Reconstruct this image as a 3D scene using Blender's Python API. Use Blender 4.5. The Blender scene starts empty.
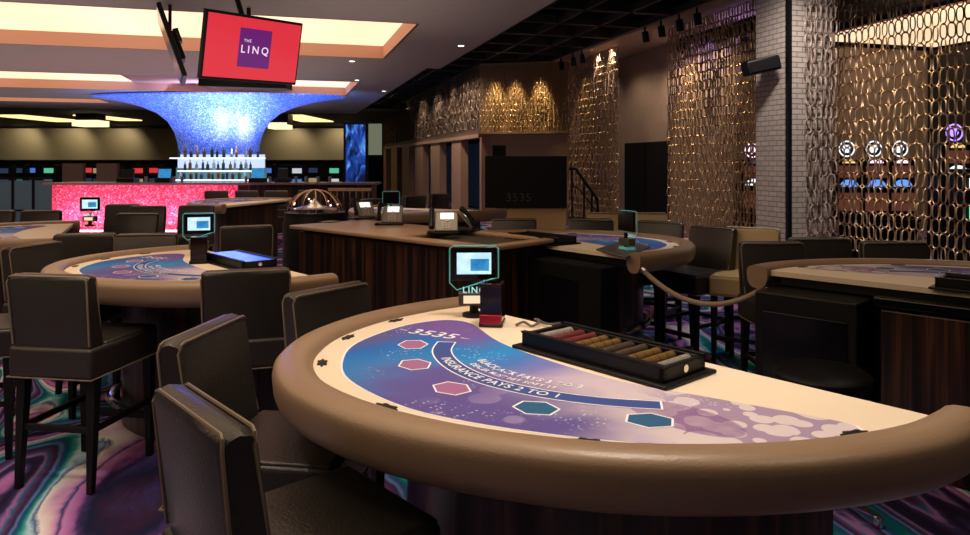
import bpy, bmesh, math, random
from mathutils import Vector, Matrix
R = random.Random(7)
PI = math.pi
S = bpy.context.scene
C = S.collection

# ---------------------------------------------------------------- camera, world, exposure
F = 716.0; HOR = 162.0; EYE = 1.6
TH = math.atan(204/716.0); CT, ST = math.cos(TH), math.sin(TH)
cam = bpy.data.cameras.new('camera'); co = bpy.data.objects.new('camera', cam); C.objects.link(co)
cam.sensor_width = 36; cam.sensor_fit = 'HORIZONTAL'; cam.lens = F/970*36
cam.shift_y = -(267.5-HOR)/970; cam.clip_start = .05; cam.clip_end = 200
co.location = (0, 0, EYE); co.rotation_euler = (PI/2, 0, -TH)
S.camera = co
w = bpy.data.worlds.new('world'); S.world = w; w.use_nodes = True
bg = w.node_tree.nodes['Background']; bg.inputs[0].default_value = (1, .88, .78, 1); bg.inputs[1].default_value = .028
S.view_settings.view_transform = 'Standard'; S.view_settings.look = 'None'
S.view_settings.exposure = 0.14; S.view_settings.gamma = 1.0; S.view_settings.use_curve_mapping = False

def P(u, v, z):
    "point of the place seen at pixel u,v that stands at height z"
    d = F*(EYE-z)/(v-HOR); x = (u-485)*d/F
    return Vector((x*CT+d*ST, -x*ST+d*CT, z))
def Q(u, d, z=0.0):
    "point at depth d from the camera in the direction of column u"
    x = (u-485)*d/F
    return Vector((x*CT+d*ST, -x*ST+d*CT, z))
def ZV(v, d): return EYE-(v-HOR)*d/F
def DX(u, X): return F*X/(CT*(u-281))       # depth at which the line of lateral X shows at column u

def lamp(kind, loc, energy, color, target=None, size=.1, spot=60, blend=.6, size_y=None):
    L = bpy.data.lights.new(kind.lower()+'_light', kind); L.energy = energy; L.color = color
    if kind == 'SPOT': L.spot_size = math.radians(spot); L.spot_blend = blend; L.shadow_soft_size = size
    elif kind == 'POINT': L.shadow_soft_size = size
    elif kind == 'AREA':
        L.size = size
        if size_y: L.shape = 'RECTANGLE'; L.size_y = size_y
    o = bpy.data.objects.new(kind.lower()+'_light', L); C.objects.link(o); o.location = loc
    if target is not None:
        o.rotation_euler = (Vector(target)-Vector(loc)).to_track_quat('-Z', 'Y').to_euler()
    return o
WARM = (1, .80, .58); AMB = (1, .66, .36); COOL = (.8, .88, 1)
CZ = 3.5      # main ceiling
BZ = 4.2      # black ceiling
# downlights over the gaming tables and chairs
lamp('SPOT', (1.25, 2.3, 3.45), 165, (1, .86, .72), (1.05, 2.1, .95), .22, 62, .8)
lamp('SPOT', (-.8, .9, 3.45), 34, WARM, (-.2, 2.0, .8), .2, 70, .8)
lamp('SPOT', (2.2, .6, 3.45), 45, WARM, (1.2, 1.6, .95), .2, 60, .8)
lamp('SPOT', (-.7, 4.4, 3.45), 62, WARM, (-.75, 4.5, .95), .15, 65, .8)
lamp('SPOT', (-1.3, 2.4, 3.45), 130, (1, .9, .85), (-1.1, 2.9, 0), .15, 62, .7)
lamp('SPOT', (-3.2, 7.2, 3.45), 45, WARM, (-2.9, 7.0, .95), .15, 65, .8)
lamp('SPOT', (-2.6, 4.6, 3.45), 45, WARM, (-2.3, 4.6, 0), .15, 70, .8)
lamp('SPOT', (2.9, 5.3, 4.1), 60, WARM, (2.8, 5.3, .95), .15, 60, .8)
lamp('SPOT', (4.0, 3.3, 4.1), 55, WARM, (3.9, 3.6, .95), .15, 70, .8)
lamp('SPOT', (.9, 5.6, 3.45), 60, WARM, (.9, 5.5, 1.0), .15, 62, .8)
lamp('SPOT', (4.1, 5.6, 4.1), 120, (.9, .93, 1), (3.9, 5.4, 0), .15, 60, .8)
# added area lamps, unseen, standing in for light bounced up to the ceilings
for x, y, sx, sy, e in ((-2.5, 7.5, 9, 6, 62), (-4, 15, 11, 6, 70), (-6, 22.5, 14, 7, 70)):
    o = lamp('AREA', (x, y, 2.35), e, (1, .84, .76), (x, y, 5), sx, size_y=sy)
lamp('SPOT', (.6, 9.5, 3.45), 90, WARM, (.4, 9.5, .9), .15, 80, .8)
lamp('SPOT', (-3, 11.5, 3.45), 60, WARM, (-3, 11.5, .9), .15, 80, .8)

# ---------------------------------------------------------------- materials
MATS = {}
def nodes(name):
    m = bpy.data.materials.new(name); m.use_nodes = True; MATS[name] = m
    return m, m.node_tree, m.node_tree.nodes['Principled BSDF']
def mat(name, col, rough=.5, metal=0.0, emit=None, es=0, bump=0, bscale=40, var=0, spec=None, trans=0, alpha=1):
    m, nt, b = nodes(name)
    b.inputs['Base Color'].default_value = (*col, 1); b.inputs['Roughness'].default_value = rough
    b.inputs['Metallic'].default_value = metal
    if spec is not None: b.inputs['Specular IOR Level'].default_value = spec
    if emit: b.inputs['Emission Color'].default_value = (*emit, 1); b.inputs['Emission Strength'].default_value = es
    if trans: b.inputs['Transmission Weight'].default_value = trans
    if alpha < 1: b.inputs['Alpha'].default_value = alpha
    if bump or var:
        tc = nt.nodes.new('ShaderNodeTexCoord'); n = nt.nodes.new('ShaderNodeTexNoise')
        n.inputs['Scale'].default_value = bscale; n.inputs['Detail'].default_value = 5
        nt.links.new(tc.outputs['Object'], n.inputs['Vector'])
        if bump:
            bp = nt.nodes.new('ShaderNodeBump'); bp.inputs['Strength'].default_value = bump; bp.inputs['Distance'].default_value = .01
            nt.links.new(n.outputs['Fac'], bp.inputs['Height']); nt.links.new(bp.outputs['Normal'], b.inputs['Normal'])
        if var:
            n2 = nt.nodes.new('ShaderNodeTexNoise'); n2.inputs['Scale'].default_value = 4; n2.inputs['Detail'].default_value = 4
            nt.links.new(tc.outputs['Object'], n2.inputs['Vector'])
            mx = nt.nodes.new('ShaderNodeMix'); mx.data_type = 'RGBA'
            mx.inputs['A'].default_value = (*[c*(1-var) for c in col], 1); mx.inputs['B'].default_value = (*[min(1, c*(1+var)) for c in col], 1)
            nt.links.new(n2.outputs['Fac'], mx.inputs['Factor']); nt.links.new(mx.outputs['Result'], b.inputs['Base Color'])
    return m
def ramp(nt, stops, interp='LINEAR'):
    r = nt.nodes.new('ShaderNodeValToRGB'); r.color_ramp.interpolation = interp
    e = r.color_ramp.elements
    while len(e) > 1: e.remove(e[-1])
    e[0].position = stops[0][0]; e[0].color = (*stops[0][1], 1)
    for p, c in stops[1:]:
        x = e.new(p); x.color = (*c, 1)
    return r
def mathn(nt, op, a, b=None, c=None, clamp=False):
    n = nt.nodes.new('ShaderNodeMath'); n.operation = op; n.use_clamp = clamp
    for i, x in enumerate((a, b, c)):
        if x is None: continue
        if isinstance(x, (int, float)): n.inputs[i].default_value = x
        else: nt.links.new(x, n.inputs[i])
    return n.outputs[0]
def mixc(nt, f, a, b):
    m = nt.nodes.new('ShaderNodeMix'); m.data_type = 'RGBA'
    for k, x in (('Factor', f), ('A', a), ('B', b)):
        if isinstance(x, (int, float)): m.inputs[k].default_value = x
        elif isinstance(x, tuple): m.inputs[k].default_value = (*x, 1)
        else: nt.links.new(x, m.inputs[k])
    return m.outputs['Result']
def noise(nt, vec, scale, detail=3, dist=0):
    n = nt.nodes.new('ShaderNodeTexNoise'); n.inputs['Scale'].default_value = scale; n.inputs['Detail'].default_value = detail
    n.inputs['Distortion'].default_value = dist
    nt.links.new(vec, n.inputs['Vector']); return n

leather = mat('dark_brown_leather', (.029, .025, .022), .33, bump=.25, bscale=120, var=.15)
piping_m = mat('leather_piping', (.22, .17, .12), .35)
tan_leather = mat('tan_leather', (.50, .37, .17), .4, bump=.2, bscale=120)  # chair leather with yellow light painted into its colour
rim_m = mat('taupe_rim_leather', (.30, .20, .125), .36, bump=.12, bscale=150, var=.08)
legwood = mat('black_stained_wood', (.005, .004, .004), .45, spec=.3)
black = mat('black_plastic', (.004, .004, .005), .45, spec=.3)
blackg = mat('black_gloss', (.004, .004, .005), .15, spec=.4)
blackm = mat('black_paint', (.003, .003, .0035), .8, spec=.2)
chrome = mat('chrome', (.7, .7, .7), .15, 1)
cream = mat('cream_felt', (.82, .70, .54), .9, bump=.15, bscale=300)
white_l = mat('white_print', (.85, .88, .95), .85)
ledge_m = mat('counter_ledge_leather', (.40, .25, .15), .38, bump=.1, bscale=120, var=.1)
bronze = mat('antique_bronze', (.42, .29, .18), .40, .6)
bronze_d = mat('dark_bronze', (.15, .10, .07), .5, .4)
bronze_r = mat('rose_bronze', (.34, .25, .21), .55, .2)
ceil_m = mat('ceiling_paint', (.40, .345, .32), .85, var=.04)
coffer_side = mat('coffer_paint', (.66, .36, .27), .8)
beige_w = mat('beige_wall_covering', (.36, .26, .18), .7, var=.08)
dark_w = mat('dark_wall', (.02, .018, .017), .8)
recess_w = mat('brown_wall_covering', (.30, .21, .16), .65, var=.15)
pil_m = mat('pilaster_wood', (.38, .23, .16), .6, var=.1)
fascia_m = mat('khaki_fascia', (.33, .27, .17), .8)
grey_phone = mat('grey_phone_plastic', (.30, .27, .23), .4)
lcd_white = mat('lcd_white', (.8, .8, .8), .3, emit=(.95, .98, .9), es=1.0)
glass_t = mat('acrylic_glass', (.75, .95, .92), .05, trans=.95, spec=.5)
glass_edge = mat('acrylic_edge', (.10, .45, .40), .2, emit=(.2, .75, .66), es=.16)
cardred = mat('red_acrylic', (.35, .008, .02), .15)
blue_lid_glow = mat('blue_lit_screen', (.01, .02, .1), .15, emit=(.05, .12, .8), es=.9)  # blue reflection on the tray lid, painted as emission
shelf_m = mat('lit_white_shelf', (.8, .85, .9), .4, emit=(.75, .85, 1), es=1.6)
tv_red = mat('tv_screen_red', (.05, .0, .0), .2, emit=(.66, .030, .048), es=1.0)
tv_purple = mat('tv_screen_purple', (.02, .0, .02), .2, emit=(.12, .012, .14), es=1.0)
tv_white = mat('tv_screen_white', (.5, .5, .5), .3, emit=(.75, .65, .8), es=1)
panel_warm = None

def wood_macassar():
    m, nt, b = nodes('macassar_ebony')
    tc = nt.nodes.new('ShaderNodeTexCoord'); mp = nt.nodes.new('ShaderNodeMapping')
    mp.inputs['Scale'].default_value = (22, 22, .5); nt.links.new(tc.outputs['Object'], mp.inputs['Vector'])
    n = noise(nt, mp.outputs['Vector'], 1.0, 3, .4)
    r = ramp(nt, [(0, (.004, .003, .003)), (.46, (.010, .006, .005)), (.56, (.045, .017, .010)), (.64, (.10, .042, .022)), (.72, (.02, .009, .006)), (1, (.07, .03, .016))])
    nt.links.new(n.outputs['Fac'], r.inputs['Fac']); nt.links.new(r.outputs['Color'], b.inputs['Base Color'])
    b.inputs['Roughness'].default_value = .3
    return m
macassar = wood_macassar()

def carpet():
    m, nt, b = nodes('marbled_carpet')
    tc = nt.nodes.new('ShaderNodeTexCoord'); mp = nt.nodes.new('ShaderNodeMapping')
    mp.inputs['Rotation'].default_value = (0, 0, math.radians(-20)); mp.inputs['Scale'].default_value = (1.15, .62, 1)
    nt.links.new(tc.outputs['Object'], mp.inputs['Vector'])
    n1 = noise(nt, mp.outputs['Vector'], .72, 1.6, 1.0)
    v = mathn(nt, 'FRACT', mathn(nt, 'MULTIPLY', n1.outputs['Fac'], 6.2))
    st = [(0, (.010, .012, .04)), (.06, (.05, .03, .12)), (.11, (.32, .12, .36)), (.20, (.48, .20, .46)), (.235, (.02, .04, .16)), (.27, (.50, .24, .50)),
          (.34, (.70, .55, .62)), (.39, (.75, .74, .72)), (.42, (.08, .12, .32)), (.46, (.42, .62, .72)), (.50, (.04, .32, .36)), (.55, (.0, .12, .13)), (.60, (.02, .05, .20)), (.65, (.10, .20, .42)),
          (.70, (.02, .02, .07)), (.76, (.10, .02, .09)), (.81, (.02, .10, .22)), (.86, (.30, .14, .38)), (.90, (.03, .03, .12)), (.95, (.03, .012, .04)), (1, (.010, .012, .04))]
    r = ramp(nt, st)
    n2 = noise(nt, mp.outputs['Vector'], 9, 4, 1.5)
    v2 = mathn(nt, 'ADD', v, mathn(nt, 'MULTIPLY', mathn(nt, 'SUBTRACT', n2.outputs['Fac'], .5), .10))
    nt.links.new(v2, r.inputs['Fac']); nt.links.new(r.outputs['Color'], b.inputs['Base Color'])
    b.inputs['Roughness'].default_value = .95; b.inputs['Specular IOR Level'].default_value = .1
    n3 = noise(nt, tc.outputs['Object'], 260, 2); bp = nt.nodes.new('ShaderNodeBump'); bp.inputs['Strength'].default_value = .3; bp.inputs['Distance'].default_value = .01
    nt.links.new(n3.outputs['Fac'], bp.inputs['Height']); nt.links.new(bp.outputs['Normal'], b.inputs['Normal'])
    return m
carpet_m = carpet()

def mosaic(name, cols, scale, emit, es, rough=.35):
    m, nt, b = nodes(name)
    tc = nt.nodes.new('ShaderNodeTexCoord'); v = nt.nodes.new('ShaderNodeTexVoronoi'); v.inputs['Scale'].default_value = scale
    nt.links.new(tc.outputs['Object'], v.inputs['Vector'])
    sx = nt.nodes.new('ShaderNodeSeparateColor'); nt.links.new(v.outputs['Color'], sx.inputs['Color'])
    r = ramp(nt, cols); nt.links.new(sx.outputs['Red'], r.inputs['Fac']); nt.links.new(r.outputs['Color'], b.inputs['Base Color'])
    nt.links.new(mixc(nt, 1.0, emit, r.outputs['Color']) if emit is None else mixc(nt, .5, emit, r.outputs['Color']), b.inputs['Emission Color'])
    b.inputs['Emission Strength'].default_value = es; b.inputs['Roughness'].default_value = rough
    return m
blue_mosaic = mosaic('blue_glass_mosaic', [(0, (.05, .10, .50)), (.5, (.09, .19, .72)), (.85, (.20, .34, .9)), (1, (.5, .6, 1))], 38, (.04, .12, .6), .30)
pink_mosaic = mosaic('pink_glass_mosaic', [(0, (.45, .03, .08)), (.5, (.75, .10, .20)), (.85, (.9, .30, .4)), (1, (1, .7, .75))], 34, (.6, .02, .08), .16)

def brick():
    m, nt, b = nodes('white_painted_brick')
    tc = nt.nodes.new('ShaderNodeTexCoord'); sp = nt.nodes.new('ShaderNodeSeparateXYZ'); nt.links.new(tc.outputs['Object'], sp.inputs[0])
    cb = nt.nodes.new('ShaderNodeCombineXYZ'); nt.links.new(mathn(nt, 'ADD', sp.outputs['X'], sp.outputs['Y']), cb.inputs['X']); nt.links.new(sp.outputs['Z'], cb.inputs['Y'])
    br = nt.nodes.new('ShaderNodeTexBrick'); br.inputs['Scale'].default_value = 1
    br.inputs['Brick Width'].default_value = .15; br.inputs['Row Height'].default_value = .062; br.inputs['Mortar Size'].default_value = .006
    br.inputs['Color1'].default_value = (.52, .45, .40, 1); br.inputs['Color2'].default_value = (.44, .38, .34, 1); br.inputs['Mortar'].default_value = (.20, .17, .15, 1)
    nt.links.new(cb.outputs[0], br.inputs['Vector']); nt.links.new(br.outputs['Color'], b.inputs['Base Color']); b.inputs['Roughness'].default_value = .7
    bp = nt.nodes.new('ShaderNodeBump'); bp.inputs['Strength'].default_value = .6; bp.inputs['Distance'].default_value = .008; bp.invert = True
    nt.links.new(br.outputs['Fac'], bp.inputs['Height']); nt.links.new(bp.outputs['Normal'], b.inputs['Normal'])
    return m
brick_m = brick()

def layout_print():
    "printed gaming layout: blue to purple to pale lavender with bubbles (x runs right to left)"
    m, nt, b = nodes('printed_layout')
    tc = nt.nodes.new('ShaderNodeTexCoord'); sp = nt.nodes.new('ShaderNodeSeparateXYZ'); vec = tc.outputs['Object']; nt.links.new(vec, sp.inputs[0])
    lx = mathn(nt, 'MULTIPLY', sp.outputs['X'], -1.0); ly = sp.outputs['Y']
    n1 = noise(nt, vec, 3.0, 4, .5).outputs['Fac']; nn = mathn(nt, 'MULTIPLY', mathn(nt, 'SUBTRACT', n1, .5), .5)
    def ss(x, a, bb):
        mr = nt.nodes.new('ShaderNodeMapRange'); mr.interpolation_type = 'SMOOTHSTEP'; mr.inputs['From Min'].default_value = a; mr.inputs['From Max'].default_value = bb
        nt.links.new(x, mr.inputs['Value']); return mr.outputs[0]
    base = ramp(nt, [(0, (.10, .08, .28)), (.10, (.005, .13, .50)), (.30, (.005, .24, .62)), (.46, (.05, .17, .55)), (.58, (.20, .19, .50)), (.72, (.50, .42, .58)), (1, (.66, .58, .62))])
    nt.links.new(ss(mathn(nt, 'ADD', lx, nn), -.95, .55), base.inputs['Fac'])
    # near the players the print is purple
    pf = mathn(nt, 'MULTIPLY', ss(mathn(nt, 'ADD', ly, nn), .5, .78), ss(mathn(nt, 'ADD', lx, nn), -.62, -.15))
    pf = mathn(nt, 'MULTIPLY', pf, mathn(nt, 'SUBTRACT', 1.0, ss(lx, .25, .55)))
    c = mixc(nt, pf, base.outputs['Color'], (.10, .07, .30))
    # purple strip at the far left corner
    far = mathn(nt, 'MULTIPLY', mathn(nt, 'SUBTRACT', 1.0, ss(mathn(nt, 'ADD', ly, mathn(nt, 'MULTIPLY', nn, .3)), .40, .50)), mathn(nt, 'SUBTRACT', 1.0, ss(lx, -.62, -.35)))
    c = mixc(nt, far, c, (.15, .08, .34))
    # bubbles on the right half
    vo = nt.nodes.new('ShaderNodeTexVoronoi'); vo.inputs['Scale'].default_value = 8.5; nt.links.new(vec, vo.inputs['Vector'])
    pale = mathn(nt, 'MULTIPLY', mathn(nt, 'SUBTRACT', 1.0, ss(vo.outputs['Distance'], .36, .42)), mathn(nt, 'MULTIPLY', ss(lx, -.2, .1), ss(ly, .60, .72)))
    c = mixc(nt, mathn(nt, 'MULTIPLY', pale, .45), c, (.42, .34, .60))
    ve = nt.nodes.new('ShaderNodeTexVoronoi'); ve.inputs['Scale'].default_value = 15; ve.inputs['Randomness'].default_value = .75; nt.links.new(vec, ve.inputs['Vector'])
    n2 = noise(nt, vec, 3.3, 2).outputs['Fac']
    wd = mathn(nt, 'SUBTRACT', .80, mathn(nt, 'MULTIPLY', mathn(nt, 'ADD', ss(n2, .40, .65), mathn(nt, 'MULTIPLY', ss(ly, .55, .3), .5)), .34))
    ed = mathn(nt, 'MULTIPLY', mathn(nt, 'GREATER_THAN', ve.outputs['Distance'], wd), ss(lx, .15, .40))
    c = mixc(nt, mathn(nt, 'MULTIPLY', ed, .7), c, (.22, .12, .32))
    # purple oval around the last betting spot
    ox = mathn(nt, 'DIVIDE', mathn(nt, 'SUBTRACT', lx, .42), .17); oy = mathn(nt, 'DIVIDE', mathn(nt, 'SUBTRACT', ly, .49), .085)
    rr_ = mathn(nt, 'ADD', mathn(nt, 'MULTIPLY', ox, ox), mathn(nt, 'MULTIPLY', oy, oy))
    n5 = noise(nt, vec, 25, 3).outputs['Fac']
    c = mixc(nt, mathn(nt, 'MULTIPLY', mathn(nt, 'SUBTRACT', 1.0, ss(rr_, .85, 1.0)), mathn(nt, 'ADD', .35, mathn(nt, 'MULTIPLY', n5, .6))), c, (.20, .08, .27))
    tip = ss(mathn(nt, 'ADD', lx, nn), .74, .84)
    c = mixc(nt, tip, c, (.17, .06, .27))
    # sparkles
    v2 = nt.nodes.new('ShaderNodeTexVoronoi'); v2.inputs['Scale'].default_value = 60; nt.links.new(vec, v2.inputs['Vector'])
    n3 = noise(nt, vec, 5, 2).outputs['Fac']
    spk = mathn(nt, 'MULTIPLY', mathn(nt, 'SUBTRACT', 1.0, ss(v2.outputs['Distance'], .12, .3)), ss(n3, .52, .66))
    c = mixc(nt, mathn(nt, 'MULTIPLY', spk, .55), c, (.75, .85, 1))
    # pale light streak beside the tray
    nt.links.new(c, b.inputs['Base Color']); b.inputs['Roughness'].default_value = .85
    return m
layout_m = layout_print()
hex_pink = mat('pink_spot_print', (.33, .13, .30), .85); hex_blue = mat('blue_spot_print', (.01, .10, .24), .85)
navy = mat('navy_band_print', (.03, .07, .30), .85)

def screen_mat(name, base, block, es=1.1):
    m, nt, b = nodes(name)
    tc = nt.nodes.new('ShaderNodeTexCoord'); n = noise(nt, tc.outputs['Object'], 30, 3)
    r = ramp(nt, [(.35, base), (.7, block)]); nt.links.new(n.outputs['Fac'], r.inputs['Fac'])
    nt.links.new(r.outputs['Color'], b.inputs['Emission Color']); b.inputs['Emission Strength'].default_value = es; b.inputs['Base Color'].default_value = (.02, .02, .02, 1)
    return m
scr_pale = screen_mat('pale_blue_screen', (.42, .68, .82), (.65, .85, .92)); scr_blue = screen_mat('blue_screen', (.01, .14, .40), (.03, .30, .55))
def glow(name, c, s): return mat(name, (.05, .05, .05), .3, emit=c, es=s)

# ---------------------------------------------------------------- mesh building
class MB:
    def __init__(s): s.v = []; s.f = []; s.m = []
    def add(s, vs, fs, mi=0, M=None):
        o = len(s.v)
        s.v += [tuple(M @ Vector(p)) if M is not None else tuple(p) for p in vs]
        s.f += [tuple(o+i for i in f) for f in fs]; s.m += [mi]*len(fs); return s
    def box(s, c, d, mi=0, rz=0, M=None):
        x, y, z = d[0]/2, d[1]/2, d[2]/2
        vs = [(a*x, b*y, e*z) for e in (-1, 1) for b in (-1, 1) for a in (-1, 1)]
        fs = [(0, 2, 3, 1), (4, 5, 7, 6), (0, 1, 5, 4), (2, 6, 7, 3), (0, 4, 6, 2), (1, 3, 7, 5)]
        T = Matrix.Translation(Vector(c)) @ Matrix.Rotation(rz, 4, 'Z')
        return s.add(vs, fs, mi, M @ T if M is not None else T)
    def taper(s, a, b, sa, sb, mi=0):
        "square bar from a (size sa) to b (size sb), roughly vertical"
        vs = [(a[0]+i*sa/2, a[1]+j*sa/2, a[2]) for j in (-1, 1) for i in (-1, 1)]+[(b[0]+i*sb/2, b[1]+j*sb/2, b[2]) for j in (-1, 1) for i in (-1, 1)]
        return s.add(vs, [(0, 2, 3, 1), (4, 5, 7, 6), (0, 1, 5, 4), (2, 6, 7, 3), (0, 4, 6, 2), (1, 3, 7, 5)], mi)
    def prism(s, poly, z0, z1, mi=0, M=None):
        n = len(poly); vs = [(p[0], p[1], z0) for p in poly]+[(p[0], p[1], z1) for p in poly]
        fs = [tuple(range(n))[::-1], tuple(range(n, 2*n))]+[(i, (i+1) % n, n+(i+1) % n, n+i) for i in range(n)]
        return s.add(vs, fs, mi, M)
    def flat(s, poly, z, mi=0): return s.add([(p[0], p[1], z) for p in poly], [tuple(range(len(poly)))], mi)
    def strip(s, a, b, z, mi=0, closed=False):
        n = len(a); vs = [(*p, z) for p in a]+[(*p, z) for p in b]
        return s.add(vs, [(i, (i+1) % n, n+(i+1) % n, n+i) for i in range(n if closed else n-1)], mi)
    def lathe(s, prof, n=24, c=(0, 0, 0), mi=0, sy=1, M=None):
        vs = [(c[0]+r*math.cos(2*PI*k/n), c[1]+sy*r*math.sin(2*PI*k/n), c[2]+z) for r, z in prof for k in range(n)]
        fs = [(j*n+k, j*n+(k+1) % n, (j+1)*n+(k+1) % n, (j+1)*n+k) for j in range(len(prof)-1) for k in range(n)]
        if prof[0][0] > 1e-4: fs.append(tuple(range(n))[::-1])
        if prof[-1][0] > 1e-4: fs.append(tuple((len(prof)-1)*n+k for k in range(n)))
        return s.add(vs, fs, mi, M)
    def cyl(s, a, b, r, n=10, mi=0): return s.tube([a, b], r, n, mi)
    def tube(s, pts, r, n=8, mi=0, closed=False, prof=None, up=(0, 0, 1)):
        pts = [Vector(p) for p in pts]; N = len(pts); vs = []
        prof = prof or [(math.cos(2*PI*k/n), math.sin(2*PI*k/n)) for k in range(n)]; n = len(prof)
        for i, p in enumerate(pts):
            a = pts[(i-1) % N] if (closed or i > 0) else p; b = pts[(i+1) % N] if (closed or i < N-1) else p
            t = (b-a).normalized(); u = Vector(up)
            if abs(t.dot(u)) > .95: u = Vector((1, 0, 0)) if abs(t.x) < .9 else Vector((0, 1, 0))
            x = t.cross(u).normalized(); y = x.cross(t).normalized()
            rr = r[i] if isinstance(r, (list, tuple)) else r
            vs += [tuple(p+x*(q[0]*rr)+y*(q[1]*rr)) for q in prof]
        fs = [(i*n+k, i*n+(k+1) % n, ((i+1) % N)*n+(k+1) % n, ((i+1) % N)*n+k) for i in range(N if closed else N-1) for k in range(n)]
        if not closed: fs += [tuple(range(n))[::-1], tuple((N-1)*n+k for k in range(n))]
        return s.add(vs, fs, mi)
    def build(s, name, mats, parent=None, smooth=True, bevel=0, label=None, loc=None, rz=None, angle=40):
        me = bpy.data.meshes.new(name); me.from_pydata(s.v, [], s.f)
        bm = bmesh.new(); bm.from_mesh(me); bmesh.ops.recalc_face_normals(bm, faces=bm.faces); bm.to_mesh(me); bm.free()
        if not isinstance(mats, (list, tuple)): mats = [mats]
        for m in mats: me.materials.append(m)
        me.polygons.foreach_set('material_index', s.m)
        if smooth:
            me.polygons.foreach_set('use_smooth', [True]*len(me.polygons)); me.set_sharp_from_angle(angle=math.radians(angle))
        me.update()
        o = bpy.data.objects.new(name, me); C.objects.link(o)
        if parent: o.parent = parent
        if loc is not None: o.location = loc
        if rz is not None: o.rotation_euler = (0, 0, rz)
        if bevel:
            b = o.modifiers.new('bevel', 'BEVEL'); b.width = bevel; b.segments = 3; b.limit_method = 'ANGLE'; b.angle_limit = math.radians(35)
        if label: o['label'] = label
        return o
def thing(name, label, cat, loc=(0, 0, 0), rz=0, group=None):
    o = bpy.data.objects.new(name, None); C.objects.link(o); o.empty_display_size = .1
    o.location = loc; o.rotation_euler = (0, 0, rz); return tag(o, label, cat, group)
def tag(o, label, cat, group=None, kind=None):
    o['label'] = label; o['category'] = cat
    if group: o['group'] = group
    if kind: o['kind'] = kind
    return o
def struct(o, label=None):
    o['kind'] = 'structure'
    if label: o['label'] = label; o['category'] = o.name.split('_')[0].split('.')[0]
    return o
def kids(o): return [c for c in o.children]
def dup(root, loc, rz, label, group=None):
    r = root.copy(); C.objects.link(r); r.location = loc; r.rotation_euler = (0, 0, rz); r['label'] = label
    if group: r['group'] = group
    def rec(src, dst):
        for ch in kids(src):
            c = ch.copy(); C.objects.link(c); c.parent = dst; rec(ch, c)
    rec(root, r); return r
def text2d(txt, size, align='CENTER', spacing=1.0, bold=0):
    cu = bpy.data.curves.new('t', 'FONT'); cu.body = txt; cu.size = size; cu.align_x = align; cu.align_y = 'CENTER'; cu.space_character = spacing
    cu.offset = bold; cu.resolution_u = 3
    o = bpy.data.objects.new('t', cu); C.objects.link(o)
    dg = bpy.context.evaluated_depsgraph_get(); me = bpy.data.meshes.new_from_object(o.evaluated_get(dg))
    vs = [tuple(v.co) for v in me.vertices]; fs = [tuple(p.vertices) for p in me.polygons]
    bpy.data.objects.remove(o); bpy.data.curves.remove(cu); bpy.data.meshes.remove(me)
    return vs, fs
def crom(pts, k=6, closed=False):
    out = []; n = len(pts)
    for i in range(n if closed else n-1):
        p = [Vector(pts[(i+j) % n] if closed else pts[max(0, min(n-1, i+j))]) for j in (-1, 0, 1, 2)]
        for s_ in range(k):
            t = s_/k
            out.append(.5*((2*p[1])+(-p[0]+p[2])*t+(2*p[0]-5*p[1]+4*p[2]-p[3])*t*t+(-p[0]+3*p[1]-3*p[2]+p[3])*t**3))
    if not closed: out.append(Vector(pts[-1]))
    return out
def offset(path, d):
    out = []; n = len(path)
    for i, p in enumerate(path):
        a = path[max(0, i-1)]; b = path[min(n-1, i+1)]; t = (b-a).normalized()
        out.append(Vector((p.x-t.y*d, p.y+t.x*d)))
    return out

# ---------------------------------------------------------------- the room shell
fl = MB().add([(-34, -3, 0), (20, -3, 0), (20, 54, 0), (-34, 54, 0)], [(0, 1, 2, 3)]).build('floor', carpet_m, smooth=False)
struct(fl, 'marbled blue, teal and magenta carpet')
# light ceiling in strips, open where the coffers are
X0, XE, XE2 = -20, 3.11, 2.84
cof = [(-9, 1.8, 9.74, 13.16), (-9, 1.77, 17.2, 20.8), (-14, -5.3, 24.1, 25.5), (-9, 1.8, 1.2, 5.4)]  # last coffer lies out of view, added for its light
cb_ = MB()
def rect(mb, x0, x1, y0, y1, z, mi=0, t=0): mb.add([(x0, y0, z), (x1, y0, z), (x1, y1, z), (x0, y1, z)], [(0, 1, 2, 3)], mi)
ys = sorted([(c[2], c[3], c) for c in cof]); y = -3
for a, b_, c in ys:
    xe = XE if a < 14.3 else XE2
    if y < 14.3 < a: rect(cb_, X0, XE, y, 14.3, CZ); rect(cb_, X0, XE2, 14.3, a, CZ)
    else: rect(cb_, X0, xe, y, a, CZ)
    rect(cb_, X0, c[0], a, b_, CZ); rect(cb_, c[1], xe, a, b_, CZ); y = b_
rect(cb_, X0, XE2, y, 28.5, CZ)
struct(cb_.build('ceiling', ceil_m, smooth=False), 'taupe suspended ceiling with lit coffers')
tm = MB()
tm.box((XE+.02, 5.65, (CZ+BZ)/2), (.04, 17.3, BZ-CZ)).box((XE2+.02, 21.4, (CZ+BZ)/2), (.04, 14.2, BZ-CZ)).box(((XE+XE2)/2+.02, 14.3, (CZ+BZ)/2), (.31, .04, BZ-CZ)).box((-8.6, 28.52, CZ+.35), (22.9, .04, .7))
struct(tm.build('trim_1', blackm, smooth=False), 'black edge of the lowered ceiling')
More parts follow.
